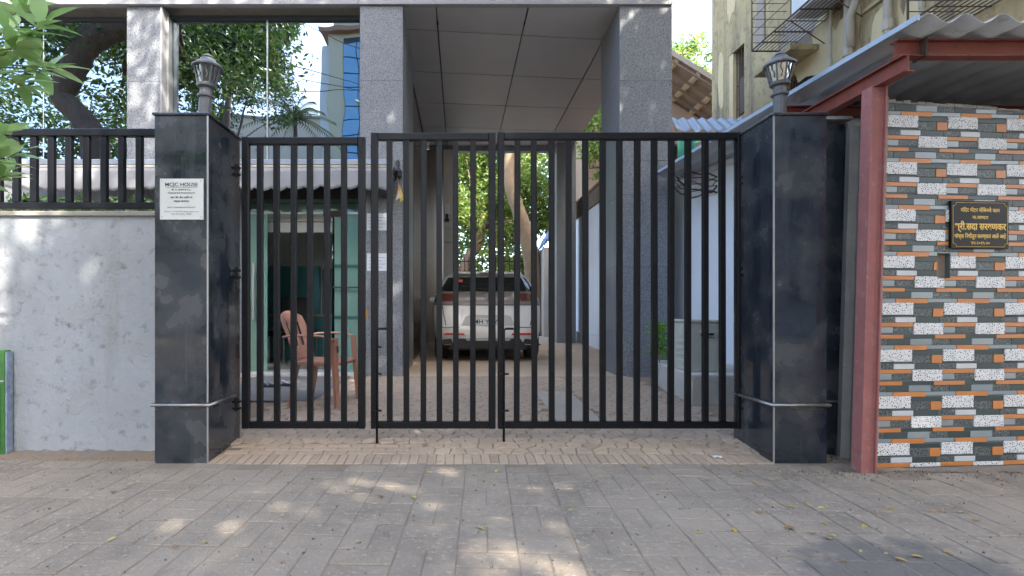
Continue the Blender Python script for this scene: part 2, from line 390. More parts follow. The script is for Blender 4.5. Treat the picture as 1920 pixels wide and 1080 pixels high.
# irregular cobbles: cells of a jittered grid
def clip(poly, nx, ny, d):
    out = []
    for i, p in enumerate(poly):
        q = poly[(i + 1) % len(poly)]; a = p[0] * nx + p[1] * ny - d; c = q[0] * nx + q[1] * ny - d
        if a <= 0: out.append(p)
        if (a < 0 < c) or (c < 0 < a):
            t = a / (a - c); out.append((p[0] + (q[0] - p[0]) * t, p[1] + (q[1] - p[1]) * t))
    return out
SP = .108
seeds = {}
for i in range(-20, 25):
    for j in range(0, 34):
        seeds[i, j] = ((i + .5 * (j % 2)) * SP + U(-.027, .027), 3.50 + j * SP * .92 + U(-.025, .025))
cells = []
for (i, j), (sx, sy) in seeds.items():
    if not (-1.75 < sx < 2.2 and 3.46 < sy < 6.70): continue
    if sx < -.28 and sy < 3.645: continue                      # neat brick rows there
    if .78 < sx < 1.2 and 4.12 < sy < 5.5: continue           # the concrete cover lies here
    poly = [(sx - .15, sy - .15), (sx + .15, sy - .15), (sx + .15, sy + .15), (sx - .15, sy + .15)]
    for di in range(-2, 3):
        for dj in range(-2, 3):
            n = seeds.get((i + di, j + dj))
            if n is None or (di == 0 and dj == 0): continue
            nx, ny = n[0] - sx, n[1] - sy; l = math.hypot(nx, ny); nx /= l; ny /= l
            poly = clip(poly, nx, ny, sx * nx + sy * ny + l / 2 - .003)
    poly = clip(poly, 0, -1, -3.455); poly = clip(poly, 0, 1, 6.72)
    if len(poly) >= 3: cells.append((sy, sx, poly))
cells.sort()
rest = MB()
def cobble(b, sx, sy, poly, wx, wy, wz):
    n = len(poly); v = []
    for f, z in ((1, -.012), (1, .0), (.86, .005)):
        v += [(wx + (p[0] - sx) * f, wy + (p[1] - sy) * f, wz + z + (ground(p[1]) - ground(sy))) for p in poly]
    fs = [(i, (i + 1) % n, n + (i + 1) % n, n + i) for i in range(n)] + [(n + i, n + (i + 1) % n, 2 * n + (i + 1) % n, 2 * n + i) for i in range(n)]
    fs.append(tuple(range(2 * n, 3 * n))); b.add(v, fs)
for n, (sy, sx, poly) in enumerate(cells):
    dz = U(-.002, .002)
    if n < 300:
        b = MB(); cobble(b, sx, sy, poly, 0, 0, 0); obj('cobble', b.mesh('cobble', M_court), court, (sx, sy, ground(sy) + dz))
    else: cobble(rest, sx, sy, poly, sx, sy, ground(sy) + dz)
part('cobble', rest, M_court, court, kind='stuff')
cv = MB().box(.80, 1.18, 4.15, 5.46, -.02, .012, .006)
cv.v = [(x, y, z + ground(y)) for x, y, z in cv.v]
tag(obj('drain_cover', cv.mesh('drain_cover', mat('warm cement', (.38, .33, .265), .9, (.30, .26, .21), 5, .5, bump=.4, bscale=40))), 'long grey concrete cover slab let into the cobbles behind the gate', 'cover')

# ------------------------------------------------------------------ GATE PILLARS
YF, YB = 3.30, 3.78
def pillar(label, x0, x1, side):
    t = thing('gate_pillar', label, 'pillar', ((x0 + x1) / 2, (YF + YB) / 2, 0), 'granite gate pillars')
    zt = 2.245
    wpart('core', MB().box(x0 + .012, x1 - .012, YF + .012, YB - .012, -.05, zt - .004), M_cement, t)
    for nm, bx in (('front_slab', (x0, x1, YF, YF + .010)), ('back_slab', (x0, x1, YB - .010, YB)),
                   ('side_slab', (x0, x0 + .010, YF + .0105, YB - .0105)), ('side_slab', (x1 - .010, x1, YF + .0105, YB - .0105))):
        for z0, z1 in ((-.05, .345), (.349, zt)):
            wpart(nm, MB().box(*bx, z0, z1, .0015), M_darkgran, t)
    wpart('cap', MB().box(x0 - .012, x1 + .012, YF - .014, YB + .012, zt + .001, zt + .018, .004), M_darkgran, t)
    bd = MB().tube([(x0 - .012, YB - .02, .375), (x0 - .012, YF - .012, .375), (x1 + .012, YF - .012, .375), (x1 + .012, YB - .1, .375)], .011, 8)
    wpart('band', bd, M_steel, t, True)
    for x in ((x1 - .002) if side > 0 else (x0 + .002),):
        wpart('corner_trim', MB().box(x - .004, x + .005, YF - .003, YF + .004, 0.001, .36), M_alu, t)
        wpart('corner_trim', MB().box(x - .004, x + .005, YF - .003, YF + .004, .39, zt), M_alu, t)
    return t
pillar('black granite gate pillar carrying the small white metal name plate', -1.972, -1.628, 1)
pillar('black granite gate pillar next to the pink post and tiled wall', 2.028, 2.372, -1)

def lantern(label, cx, cy, z, lean):
    t = thing('post_lantern', label, 'lantern', (cx, cy, z), 'lanterns on the gate pillars')
    m = mat('grey lantern paint', (.075, .08, .09), .5, (.13, .13, .13), 22, .5)
    gl = glass_mat('lantern glass', (.75, .74, .66), .2, .15)
    L = (lean, 0)
    k = lambda pr: [(r, z + h) for r, h in pr]
    def lz(b): 
        b.v = [(x + lean * (zz - z), y, zz) for x, y, zz in b.v]; return b
    wpart('stem', lz(MB().lathe(k([(.062, 0), (.062, .02), (.050, .035), (.043, .05), (.041, .21), (.055, .215), (.056, .228), (.041, .235), (.040, .275)]), cx, cy, 12)), m, t)
    wpart('collar', lz(MB().lathe(k([(.04, .276), (.062, .285), (.066, .30), (.060, .306)]), cx, cy, 12)), m, t)
    wpart('glass', lz(MB().lathe(k([(.055, .307), (.082, .418)]), cx, cy, 8)), gl, t)
    for i in range(8):
        a = 2 * math.pi * i / 8
        wpart('rib', lz(MB().tube([(cx + .060 * math.cos(a), cy + .060 * math.sin(a), z + .306), (cx + .087 * math.cos(a), cy + .087 * math.sin(a), z + .42)], .006, 5)), m, t)
        a2 = a + math.pi / 8
        wpart('tracery', lz(MB().tube([(cx + .066 * math.cos(a2), cy + .066 * math.sin(a2), z + .33), (cx + .066 * math.cos(a2 + .12), cy + .066 * math.sin(a2 + .12), z + .36), (cx + .074 * math.cos(a2 - .1), cy + .074 * math.sin(a2 - .1), z + .39), (cx + .079 * math.cos(a2), cy + .079 * math.sin(a2), z + .417)], .0035, 4)), m, t)
    wpart('hood', lz(MB().lathe(k([(.085, .415), (.102, .418), (.104, .428), (.085, .445), (.060, .462), (.050, .480), (.030, .484), (.030, .492), (.036, .496), (.030, .507), (.010, .520)]), cx, cy, 16)), m, t)
lantern('weathered grey post lantern leaning on the pillar with the name plate', -1.795, 3.58, 2.263, .06)
lantern('dark grey post lantern upright on the pillar by the shed roof', 2.225, 3.55, 2.263, 0)

# name plate
M_plate = mat('plate white', (.62, .64, .62), .35, (.55, .57, .56), 8, .5)
M_ink = mat('black ink', (.015, .015, .018), .6)
z0, z1 = PZ(412, 3.29), PZ(335, 3.29); xa, xb = PX(300, 3.29), PX(381, 3.29); xc = (xa + xb) / 2
t = thing('name_plate', 'square white metal name plate lettered MCJC HOUSE on dark granite', 'sign', (xc, 3.295, z0))
wpart('plate', MB().box(xa, xb, 3.288, 3.299, z0, z1, .0015), M_plate, t)
lo = Vector((xc, 3.295, z0))
for s, py, sz, wd, bo in (('MCJC HOUSE', 346.5, .033, .21, .0004), ('M. C. JAIN & Co.', 356, .015, .125, .0002), ('Chartered Accountants', 361.7, .015, .175, .0002),
                      ('एम. सी. जैन आिण कं', 370.5, .014, .14, .0003), ('चार्टर्ड अकाउंटंट्स', 377.5, .014, .10, .0003),
                      ('OFFICE : CHARTERED ACCOUNTANTS', 389, .009, .18, 0), ('Plot No. 117, Raj Kamal Marg, Dadar Road', 397, .008, .22, 0), ('Dadar (W), Mumbai - 400028', 401.3, .008, .13, 0)):
    text('lettering', s, sz, M_ink, t, Vector((xc, 3.2872, PZ(py, 3.29))) - lo, wd, bold=bo, extrude=.0004)
wpart('rule', MB().box(xc - .10, xc + .10, 3.2868, 3.2876, PZ(351.6, 3.29), PZ(351.0, 3.29)), M_ink, t)
for px, py in ((303.5, 339), (377, 339), (304, 407), (377, 407)):
    wpart('screw', MB().tube([(PX(px, 3.29), 3.2885, PZ(py, 3.29)), (PX(px, 3.29), 3.2855, PZ(py, 3.29))], .004, 8), M_steel, t)

# ------------------------------------------------------------------ GATE
YG = 3.70
gx = lambda px: PX(px, YG)
gz = lambda py: PZ(py, YG)
def leaf(label, l, r, top, bars, fw=13, bot=803, bt=14):
    t = thing('gate_leaf', label, 'gate', (gx((l + r) / 2), YG, gz(bot)), 'leaves of the black iron gate')
    c = .004; d = .022
    wpart('stile', MB().box(gx(l), gx(l + fw), YG - d, YG + d, gz(bot), gz(top), c), M_gate, t)
    wpart('stile', MB().box(gx(r - fw), gx(r), YG - d, YG + d, gz(bot), gz(top), c), M_gate, t)
    wpart('top_rail', MB().box(gx(l + fw) + .0005, gx(r - fw) - .0005, YG - d + .0015, YG + d - .0015, gz(top + bt), gz(top + .4), c), M_gate, t)
    wpart('bottom_rail', MB().box(gx(l + fw) + .0005, gx(r - fw) - .0005, YG - d + .0015, YG + d - .0015, gz(bot - .4), gz(bot - 13), c), M_gate, t)
    for x in bars:
        o = rnd.uniform(-.0015, .0015)
        bb = MB().box(gx(x - 5.3) + o, gx(x + 5.3) + o, YG - .017, YG + .017, gz(bot - 13) + .0005, gz(top + bt) - .0005, .003)
        k_ = rnd.uniform(-.003, .003); bb.v = [(a + k_ * (c - 1), b2, c) for a, b2, c in bb.v]
        br = wpart('bar', bb, M_gate, t)
        for zz, dz in ((gz(bot - 13), .006), (gz(top + bt), -.006)):
            wpart('weld', MB().box(gx(x - 7) + o, gx(x + 7) + o, YG - .0195, YG - .0175, min(zz, zz + dz) , max(zz, zz + dz), .001), M_gate, br)
    return t
wl = leaf('narrow black iron wicket gate hinged on the name plate pillar', 455, 685, 258, [488, 519, 550.5, 582, 614, 645.5])
ml = leaf('black iron gate leaf of six bars beside the narrow wicket', 696, 929, 250, [731, 762, 794, 824, 855, 887])
mr_ = leaf('widest black iron gate leaf of thirteen bars hinged on the pillar by the shed', 933, 1393, 249, [969, 1001.7, 1034, 1066, 1098, 1129.5, 1161.5, 1194, 1227, 1258, 1289.5, 1322, 1354], fw=12)
for t, x in ((ml, 708), (mr_, 944)):
    ye = YG - .034
    r = wpart('drop_bolt', MB().tube([(gx(x + 18), ye, gz(616)), (gx(x + 3), ye, gz(616)), (gx(x), ye, gz(620)), (gx(x), ye, ground(YG) - .02)], .0085, 8), M_gate, t, True)
    for py in (650, 700, 768):
        wpart('bolt_guide', MB().box(gx(x - 6), gx(x + 9), ye - .012, YG - .0225, gz(py + 1.5), gz(py - 1.5)), M_gate, r)
wpart('latch', MB().box(gx(686.5), gx(691), YG - .02, YG - .008, gz(596), gz(580)), mat('brass', (.25, .15, .04), .4, metal=.7), ml)
for t, xs, pys in ((wl, (-1.627, gx(455)), (323, 514, 757)), (mr_, (gx(1393), 2.027), (340, 510, 757))):
    for py in pys:
        hb = MB(); zc = gz(py)
        for dz in (-.026, .022): hb.box(xs[0] + .0006, xs[1] - .0006, YG - .05, YG - .024, zc + dz - .008, zc + dz + .008, .002)
        hb.tube([((xs[0] + xs[1]) / 2, YG - .045, zc - .045), ((xs[0] + xs[1]) / 2, YG - .045, zc + .045)], .012, 8)
        wpart('hinge', hb, M_gate, t)

# ------------------------------------------------------------------ LEFT BOUNDARY WALL + RAILING
t = thing('boundary_wall', 'low pale grey plastered wall under the black railing', 'wall', (-3.2, 3.62, 0))
wpart('wall_body', MB().box(-7.0, -1.975, 3.52, 3.74, -.05, 1.632), M_wall, t)
wpart('coping', MB().box(-7.0, -1.975, 3.50, 3.76, 1.633, 1.668, .006), M_cement, t)
rl = thing('iron_railing', 'black iron railing standing on the low grey wall', 'railing', (-3.2, 3.62, 1.668))
zt, zb = PZ(243, 3.62), PZ(392, 3.62)
wpart('top_rail', MB().box(-7, -1.974, 3.595, 3.645, zt - .052, zt, .004), M_gate, rl)
wpart('bottom_rail', MB().box(-7, -1.974, 3.60, 3.64, zb, zb + .045, .004), M_gate, rl)
x = PX(262, 3.62)
while x > -4.2:
    wpart('bar', MB().box(x - .022, x + .022, 3.603, 3.637, zb + .0455, zt - .0525, .003), M_gate, rl); x -= .1245
# raised flakes of plaster
fl = MB()
for n in range(26):
    cx_, cz_ = U(-3.15, -2.4), U(.5, 1.5)
    pts = [(cx_ + U(.6, 1) * .035 * math.cos(a * .9), cz_ + U(.5, 1) * .022 * math.sin(a * .9)) for a in range(7)]
    fl.prism(pts, 3.5195 - U(.0012, .003), 3.5205)
wpart('plaster_flake', fl, M_wall, t, kind='stuff')
# green box against the wall
M_green = mat('green paint', (.05, .20, .03), .5, (.03, .11, .03), 9, .5)
t = thing('green_cabinet', 'low green painted metal cabinet against the pale grey wall', 'cabinet', (-3.2, 3.42, 0))
xr = PX(15, 3.47)
wpart('body', MB().box(xr - .5, xr - .012, 3.455, 3.51, 0.0, PZ(657, 3.46), .004), M_green, t)
wpart('edge_strip', MB().box(xr - .0115, xr, 3.46, 3.51, 0.0, PZ(660, 3.46), .002), mat('pale blue edge', (.30, .38, .50), .6, (.12, .15, .2), 25, .5), t)
wpart('seam', MB().box(xr - .5, xr - .014, 3.450, 3.4545, PZ(716, 3.46), PZ(713, 3.46)), M_alu, t)
wpart('door', MB().box(xr - .46, xr - .04, 3.449, 3.4545, .05, PZ(722, 3.46)), M_green, t)

# ------------------------------------------------------------------ OFFICE BUILDING
YW = 6.73; s = YW / F
bx = lambda px: PX(px, YW)
ZB = 4.99
off = thing('office_building', 'grey granite office building with mirror windows and a tall drive-through portal', 'building', (0, YW, 0))
xL0, xL1, xR0, xR1 = bx(675), bx(755), bx(1162), bx(1260)
def column(x0, x1, y0, y1, zt, joints):
    c = wpart('column', MB().box(x0 + .02, x1 - .02, y0 + .02, y1 - .02, -.1, zt), M_cement, off)
    zs = [0.0] + joints + [zt]
    for a, b_ in zip(zs, zs[1:]):
        a2, b2 = a + .0012, b_ - .0012
        for q in ((x0, x1, y0, y0 + .0195), (x0, x1, y1 - .0195, y1), (x0, x0 + .0195, y0 + .0197, y1 - .0197), (x1 - .0195, x1, y0 + .0197, y1 - .0197)):
            wpart('slab', MB().box(*q, a2, b2, .002), M_granite, c)
column(xL0, xL1, YW, 8.27, ZB, [.95, 1.9, 2.95, 4.0])
column(xR0, xR1, YW, 7.62, ZB, [.70, 1.55, 2.50, 2.95, 4.0])
column(2.34, 2.80, 12.3, 12.9, ZB, [1.2, 2.4, 3.6])
xM0, xM1 = bx(236), bx(300)
column(xM0, xM1, YW + .02, 7.3, ZB, [1.0, 2.0, 2.95, 4.0])
# fascia over everything, in slabs
fas = wpart('fascia', MB().box(-9.5, xR1, YW + .05, 7.2, ZB + .08, 5.9), M_cement, off)
x = -9.5; M_fascia = mat('pale granite', (.32, .32, .32), .5, (.25, .255, .26), 4, .4, fine=((.12, .12, .13), 150, .55, .65))
while x < xR1 - .01:
    w = min(1.02, xR1 - x)
    wpart('slab', MB().box(x + .002, x + w - .002, YW - .03, YW + .049, ZB + .004, 5.85, .002), M_fascia, fas); x += w
wpart('wall', MB().box(-9.5, xR1, 7.2, 12.9, 5.1, 5.6), M_granite, off)
# soffit panels: transverse joints run a little askew
sk = math.tan(math.radians(5.6))
xs = [xL1 - .08, bx(817.5), bx(991.3), bx(1166), xR1 - .002]
ysj = [4.0 * F / (CY - py) for py in (10, 61, 139, 196, 240)] + [12.1]
ys0 = [5.4, 7.30, 8.60, 9.90, 11.2, 12.5]
sof = wpart('soffit', MB().box(xL1 - .1, xR1, 7.25, 12.9, ZB + .03, ZB + .08), M_frame, off)
for a, b_ in zip(xs, xs[1:]):
    for k in range(len(ys0) - 1):
        g_ = .011
        def yy(x, y): return y + (x - xs[0]) * sk
        pol = [(a + g_, yy(a, ys0[k]) + g_), (b_ - g_, yy(b_, ys0[k]) + g_), (b_ - g_, yy(b_, ys0[k + 1]) - g_), (a + g_, yy(a, ys0[k + 1]) - g_)]
        pol = clip(pol, 0, -1, -(YW + .055)); pol = clip(pol, 0, 1, 12.55)
        if len(pol) < 3: continue
        if a > xR0 - .3 and pol[0][1] < 7.62 and b_ > xR0:
            pol = clip(pol, 0, -1, -7.63) if a > xR0 - .05 else pol
        if len(pol) < 3: continue
        wpart('soffit_panel', MB().prism(pol, ZB + .004, ZB + .028, 'z'), M_soffit, sof)
wpart('soffit_edge', MB().box(xL1, xR1, 12.56, 12.75, ZB - .12, ZB + .02), M_granite, off)
# upper windows with mirror panes
def window(x0, x1, zb_, zt_, mull):
    w = wpart('window', MB().box(x0, x1, YW + .30, YW + .34, zb_, zt_), M_frame, off)
    fw = .05
    for q in ((x0, x1, zt_ - fw, zt_), (x0, x1, zb_, zb_ + fw)): wpart('frame', MB().box(q[0], q[1], YW + .16, YW + .30, q[2], q[3]), M_frame, w)
    wpart('frame', MB().box(x0, x0 + .03, YW + .10, YW + .30, zb_ + fw + .001, zt_ - fw - .001), M_alu, w)
    wpart('frame', MB().box(x1 - .03, x1, YW + .16, YW + .30, zb_ + fw + .001, zt_ - fw - .001), M_frame, w)
    e = [x0 + .03] + mull + [x1 - .03]
    for n, (a, b_) in enumerate(zip(e, e[1:])):
        pn = MB().box(a + .008, b_ - .008, YW + .20, YW + .212, zb_ + fw + .001, zt_ - fw - .001)
        # float glass never lies dead flat: a hair of tilt per pane
        tl = (.004, -.003, .002, -.004)[n % 4]
        pn.v = [(x, y + tl * (x - a), z) for x, y, z in pn.v]
        wpart('pane', pn, M_mirror, w)
    for q in mull:
        wpart('mullion', MB().box(q - .007, q + .007, YW + .185, YW + .198, zb_ + fw + .001, zt_ - fw - .001), M_alu, w)
window(bx(304), xL0 - .004, 2.78, 4.955, [bx(491)])
window(-9.4, xM0 - .004, 2.78, 4.93, [bx(60), bx(-180), bx(-420)])
wpart('window_surround', MB().box(bx(300) + .001, bx(304) - .001, YW + .0, YW + .3, 2.78, 4.98), M_fascia, off)
# ground-floor wall left of the entrance, sill band, lintel
dx0, dx1 = bx(452), xL0 - .002
ZD = PZ(372, YW)
wpart('wall', MB().box(-9.5, xM0 - .003, YW + .06, YW + .35, -.05, 2.775), M_granite, off)
wpart('wall', MB().box(xM1 + .003, dx0 - .003, YW + .06, YW + .35, -.05, 2.775), M_granite, off)
wpart('lintel', MB().box(dx0, dx1, YW + .05, YW + .35, ZD, 2.775), M_frame, off)
wpart('side_wall', MB().box(-9.5, -9.3, 7.36, 13, -.05, 5.1), M_granite, off)
# entrance: threshold, fixed panes, transom and open glass leaf
ent = wpart('entrance', MB().box(dx0, dx1, YW - .02, YW + .45, .02, .145, .006), mat('white marble', (.6, .6, .58), .3, (.45, .45, .45), 8, .5), off, label='pale marble threshold of the glass entrance')
xo0, xo1 = bx(493), bx(618)
ZT = PZ(395, YW)
wpart('transom_pane', MB().box(dx0 + .01, dx1 - .01, YW + .18, YW + .192, ZT + .012, ZD - .004), M_green_glass, ent)
wpart('transom_bar', MB().box(dx0 + .01, dx1 - .01, YW + .17, YW + .20, ZT - .012, ZT + .010), M_alu, ent)
wpart('fixed_pane', MB().box(dx0 + .01, xo0 - .01, YW + .18, YW + .192, .147, ZT - .014), M_green_frost, ent)
wpart('fixed_pane', MB().box(xo1 + .02, dx1 - .01, YW + .18, YW + .192, .147, ZT - .014), M_green_frost, ent)
dl = MB().box(0, .012, 0, .80, .16, ZT - .02)
a = math.radians(-14)
dl.v = [(xo1 + x * math.cos(a) - y * math.sin(a) - .02, YW + .21 + x * math.sin(a) + y * math.cos(a), z) for x, y, z in dl.v]
wpart('door_leaf', dl, M_green_glass, ent)
M_strip = mat('frosted strip', (.02, .10, .09), .4)
wpart('patch_fitting', MB().box(xo1 - .13, xo1 + .12, YW + .165, YW + .205, ZT - .05, ZT + .03), M_iron, ent)
for py in (498, 597):
    wpart('safety_strip', MB().box(xo1 + .02, dx1 - .012, YW + .174, YW + .179, PZ(py + 2, YW), PZ(py - 4, YW)), M_strip, ent)
wpart('pull_bar', MB().tube([(xo1 + .01, YW + .13, PZ(538, YW)), (dx1 - .03, YW + .13, PZ(538, YW))], .012, 8), M_frame, ent)
wpart('pull_handle', MB().tube([(bx(469), YW + .12, PZ(492, YW)), (bx(469), YW + .12, PZ(600, YW))], .016, 8), M_alu, ent)
# room behind the entrance
M_room = mat('room paint', (.72, .71, .66), .8, (.66, .65, .60), 2, .5)
M_teal = mat('teal laminate', (.12, .36, .36), .4, (.09, .29, .30), 2, .5)
room = wpart('room', MB().box(-4.2, -1.34, 9.2, 9.3, .1, 2.9), M_room, off)
wpart('bulkhead', MB().box(-3.6, -1.34, 7.12, 7.18, 2.06, 2.598), M_room, room)
for z_ in (2.2, 2.34, 2.48): wpart('bulkhead_joint', MB().box(-3.6, -1.34, 7.114, 7.1195, z_, z_ + .008), M_frame, room)
wpart('room_ceiling', MB().box(-4.2, -1.34, YW + .36, 9.2, 2.60, 2.70), M_room, room)
wpart('room_floor', MB().box(-4.2, -1.34, YW + .46, 9.2, .0, .14), mat('grey floor tile', (.50, .51, .50), .2), room)
wpart('room_wall', MB().box(-4.3, -4.2, YW + .36, 11.1, .0, 2.7), M_room, room)
wpart('room_wall', MB().box(-1.34, -1.312, 8.0, 11.1, .0, 2.7), M_room, room)
wpart('wall_panel', MB().box(-4.19, -4.10, 7.4, 9.1, .15, 1.75), M_teal, room)
wpart('wall_panel', MB().box(-4.0, -2.5, 9.10, 9.18, .15, 1.75), M_teal, room)
wpart('wall_panel', MB().box(-2.45, -1.36, 9.08, 9.18, .15, 1.70), mat('slate panel', (.16, .20, .22), .5), room)
desk = thing('reception_desk', 'pale topped reception desk in the dark room behind the glass entrance', 'desk', (-2.9, 8.75, .14))
wpart('desk_top', MB().box(-3.6, -1.9, 8.55, 8.95, .86, .90, .005), mat('desk laminate', (.45, .42, .30), .4), desk)
wpart('desk_panel', MB().box(-3.5, -2.0, 8.60, 8.64, .145, .859), M_teal, desk)
wpart('desk_panel', MB().box(-3.5, -3.46, 8.641, 8.9, .145, .859), M_teal, desk)
wpart('desk_panel', MB().box(-2.04, -2.0, 8.641, 8.9, .145, .859), M_teal, desk)
for n, (cx_, cy_) in enumerate(((-3.2, 8.2), (-2.55, 8.15))):
    ch = thing('visitor_chair', 'black high backed chair standing in front of the reception desk', 'chair', (cx_, cy_, .14), 'black chairs at the reception desk')
    wpart('seat', MB().box(cx_ - .23, cx_ + .23, cy_ - .22, cy_ + .22, .55, .63, .02), M_black, ch)
    wpart('backrest', MB().box(cx_ - .22, cx_ + .22, cy_ - .27, cy_ - .225, .64, 1.16, .015), M_black, ch)
    for i in (-1, 1):
        for j in (-1, 1): wpart('leg', MB().tube([(cx_ + i * .2, cy_ + j * .19, .141), (cx_ + i * .2, cy_ + j * .19, .549)], .014, 6), M_steel, ch)
# drive side wall: glossy panels and end wall
M_gloss = mat('glossy brown panel', (.20, .17, .145), .16, (.13, .115, .10), 2, .5, spec=.7)
sw = wpart('drive_wall', MB().box(-1.30, -.86, 8.28, 12.4, -.05, ZB), M_cement, off)
for n, (a, b_) in enumerate(((8.29, 9.3), (9.31, 10.3), (10.31, 11.35), (11.36, 12.38))):
    wpart('panel', MB().box(-.858, -.84, a, b_, .75, ZB - .01), M_mirror if n == 0 else M_gloss, sw)
    wpart('plinth', MB().box(-.858, -.80, a, b_, .05, .74, .006), mat('brown plinth', (.14, .10, .07), .25, (.09, .065, .05), 5, .5), sw)
M_beige = mat('beige panel', (.46, .43, .385), .6, (.38, .355, .32), 3, .5)
ew = wpart('end_wall', MB().box(-.85, -.40, 12.42, 12.7, .1, ZB - .13), M_gloss, off)
wpart('panel', MB().box(-.395, -.09, 12.41, 12.7, 2.95, ZB - .13), M_beige, ew)
wpart('panel', MB().box(-.395, -.09, 12.40, 12.7, 2.62, 2.94), M_beige, ew)
wpart('panel', MB().box(-.395, -.16, 12.55, 12.7, .1, 2.615), M_beige, ew)
t = thing('wall_lamp', 'small pale box lamp on the beige panel at the end of the drive', 'lamp', (-.30, 12.40, 3.1))
wpart('lamp_box', MB().box(-.37, -.25, 12.32, 12.405, 3.28, 3.52, .01), mat('pale plastic', (.55, .54, .5), .5), t)
wpart('lamp_foot', MB().lathe([(.05, 3.10), (.06, 3.16), (.03, 3.18), (.03, 3.279)], -.31, 12.365, 10), M_black, t)

# awning
aw = thing('awning', 'long grey retracted awning with scalloped valance under the mirror windows', 'awning', (-3.0, 6.3, 2.4))
YA = 6.25; ax0, ax1 = PX(40, YA) - .2, PX(737, YA)
wpart('cassette', MB().box(ax0, ax1, YA, YA + .47, PZ(309, YA), PZ(298, YA), .01), mat('awning aluminium', (.26, .29, .34), .4, metal=.3), aw)
wpart('roller', MB().tube([(ax0, YA + .02, PZ(313.5, YA)), (ax1, YA + .02, PZ(313.5, YA))], .033, 10), mat('beige tube', (.36, .32, .25), .6), aw, True)
b = MB(); n = 300; v = []; f = []
for i in range(n + 1):
    x = ax0 + (ax1 - ax0) * i / n; u = (x - ax0) / .205
    edge = PZ(358, YA) + .075 * abs(((u + .22 * math.sin(x * 2.3)) % 1) - .62) + .012 * math.sin(x * 3.1)
    for k in range(7):
        h = k / 6
        v.append((x, YA - .02 + .02 * h * math.sin(2 * math.pi * u * .5 + 1) + .01 * h * math.sin(x * 5), PZ(316, YA) * (1 - h) + edge * h))
for i in range(n):
    for k in range(6): f.append((i * 7 + k, i * 7 + 7 + k, i * 7 + 8 + k, i * 7 + 1 + k))
b.add(v, f)
M_cloth = mat('awning cloth', (.28, .285, .30), .9, (.22, .225, .24), 2.5, .5, streak=((.28, .27, .27), .58, .8))
va = wpart('valance', b, M_cloth, aw, True)
md = va.modifiers.new('thick', 'SOLIDIFY'); md.thickness = .003
for x in (PX(715, YA), PX(300, YA)):
    wpart('bracket', MB().box(x - .06, x + .06, YA + .05, YA + .475, PZ(356, YA), PZ(310, YA), .006), M_frame, aw)  # dark boxes stand in for shade under the awning; no bracket there

# papers on the column, camera with hanging paper kite
M_paper = mat('paper', (.72, .74, .76), .8, (.62, .64, .68), 9, .5)
for n, (py0, py1, lab) in enumerate(((400, 432, 'white paper notice taped to the column, the upper of two'), (475, 508, 'white paper notice taped to the column, the lower of two'))):
    t = thing('paper_notice', lab, 'notice', (bx(708), YW - .002, PZ(py1, YW)), 'paper notices on the granite column')
    wpart('sheet', MB().box(bx(688), bx(727), YW - .006, YW - .001, PZ(py1, YW), PZ(py0, YW)), M_paper, t)
    for k in range(4):
        zz = PZ(py0 + 8 + 6 * k, YW); wpart('printed_line', MB().box(bx(692), bx(722 - 5 * (k % 2)), YW - .0075, YW - .0062, zz - .005, zz + .003), mat('grey print', (.3, .32, .42), .8), t)
t = thing('security_camera', 'small black security camera with wires on the granite column', 'camera', (bx(748), YW, PZ(330, YW)))
wpart('bracket', MB().tube([(bx(748), YW - .001, PZ(306, YW)), (bx(748), YW - .10, PZ(306, YW)), (bx(749), YW - .12, PZ(318, YW))], .013, 8), M_black, t)
wpart('housing', MB().lathe([(.02, PZ(340, YW)), (.045, PZ(336, YW)), (.048, PZ(326, YW)), (.02, PZ(320, YW))], bx(749), YW - .12, 12), M_black, t)
wpart('cable', MB().tube([(bx(744), YW - .01, PZ(302, YW)), (bx(742), YW - .06, PZ(318, YW)), (bx(745), YW - .05, PZ(334, YW)), (bx(741), YW - .004, PZ(338, YW))], .006, 6), M_black, t)
t = thing('paper_kite', 'small folded paper streamer in green, yellow and white hanging by the column', 'ornament', (bx(750), YW - .15, PZ(388, YW)))
wpart('string', MB().tube([(bx(748), YW - .15, PZ(338, YW)), (bx(750), YW - .15, PZ(355, YW))], .002, 4), M_paper, t)
for c, (a, bb, yo) in (((.10, .30, .16), (750, 759, 0)), ((.65, .48, .08), (753, 761, .01)), ((.62, .64, .68), (745, 755, .02)), ((.75, .33, .05), (743, 750, .012))):
    mm = mat('kite %.2f' % c[0], c, .7)
    zt_ = PZ(352 if yo < .015 else 362, YW)
    wpart('paper_flap', MB().prism([(bx(751), zt_), (bx(a), PZ(388 - yo * 400, YW)), (bx(bb), PZ(381 - yo * 300, YW))], YW - .152 - yo, YW - .149 - yo), mm, t)

# door mat and slippers, plastic chair
mt = MB().box(PX(462, 5.0) - .55, PX(600, 5.0) - .05, 4.92, 6.66, 0, .010, .003); mt.v = [(x, y, z + ground(y) + .004) for x, y, z in mt.v]
tag(obj('floor_mat', mt.mesh('floor_mat', mat('grey mat', (.17, .165, .155), .95, (.13, .125, .12), 6, .5, bump=.4, bscale=200))), 'large flat grey mat in front of the glass entrance', 'mat')
def slipper(x, y, rz, lab):
    z = ground(y) + .0155
    t = thing('slipper', lab, 'slipper', (x, y, z), 'pair of slippers on the mat'); t.rotation_euler = (0, 0, rz)
    out = [(.13 * math.cos(a), (.046 + .008 * math.cos(a)) * math.sin(a)) for a in [2 * math.pi * k / 20 for k in range(20)]]
    part('sole', MB().prism(out, 0, .022, 'z'), M_black, t)
    for sy in (-1, 1):
        part('strap', MB().tube([(.085, 0, .023), (.05, sy * .022, .05), (-.01, sy * .045, .02)], [.006, .011, .008], 6), mat('blue grey strap', (.20, .23, .30), .6), t)
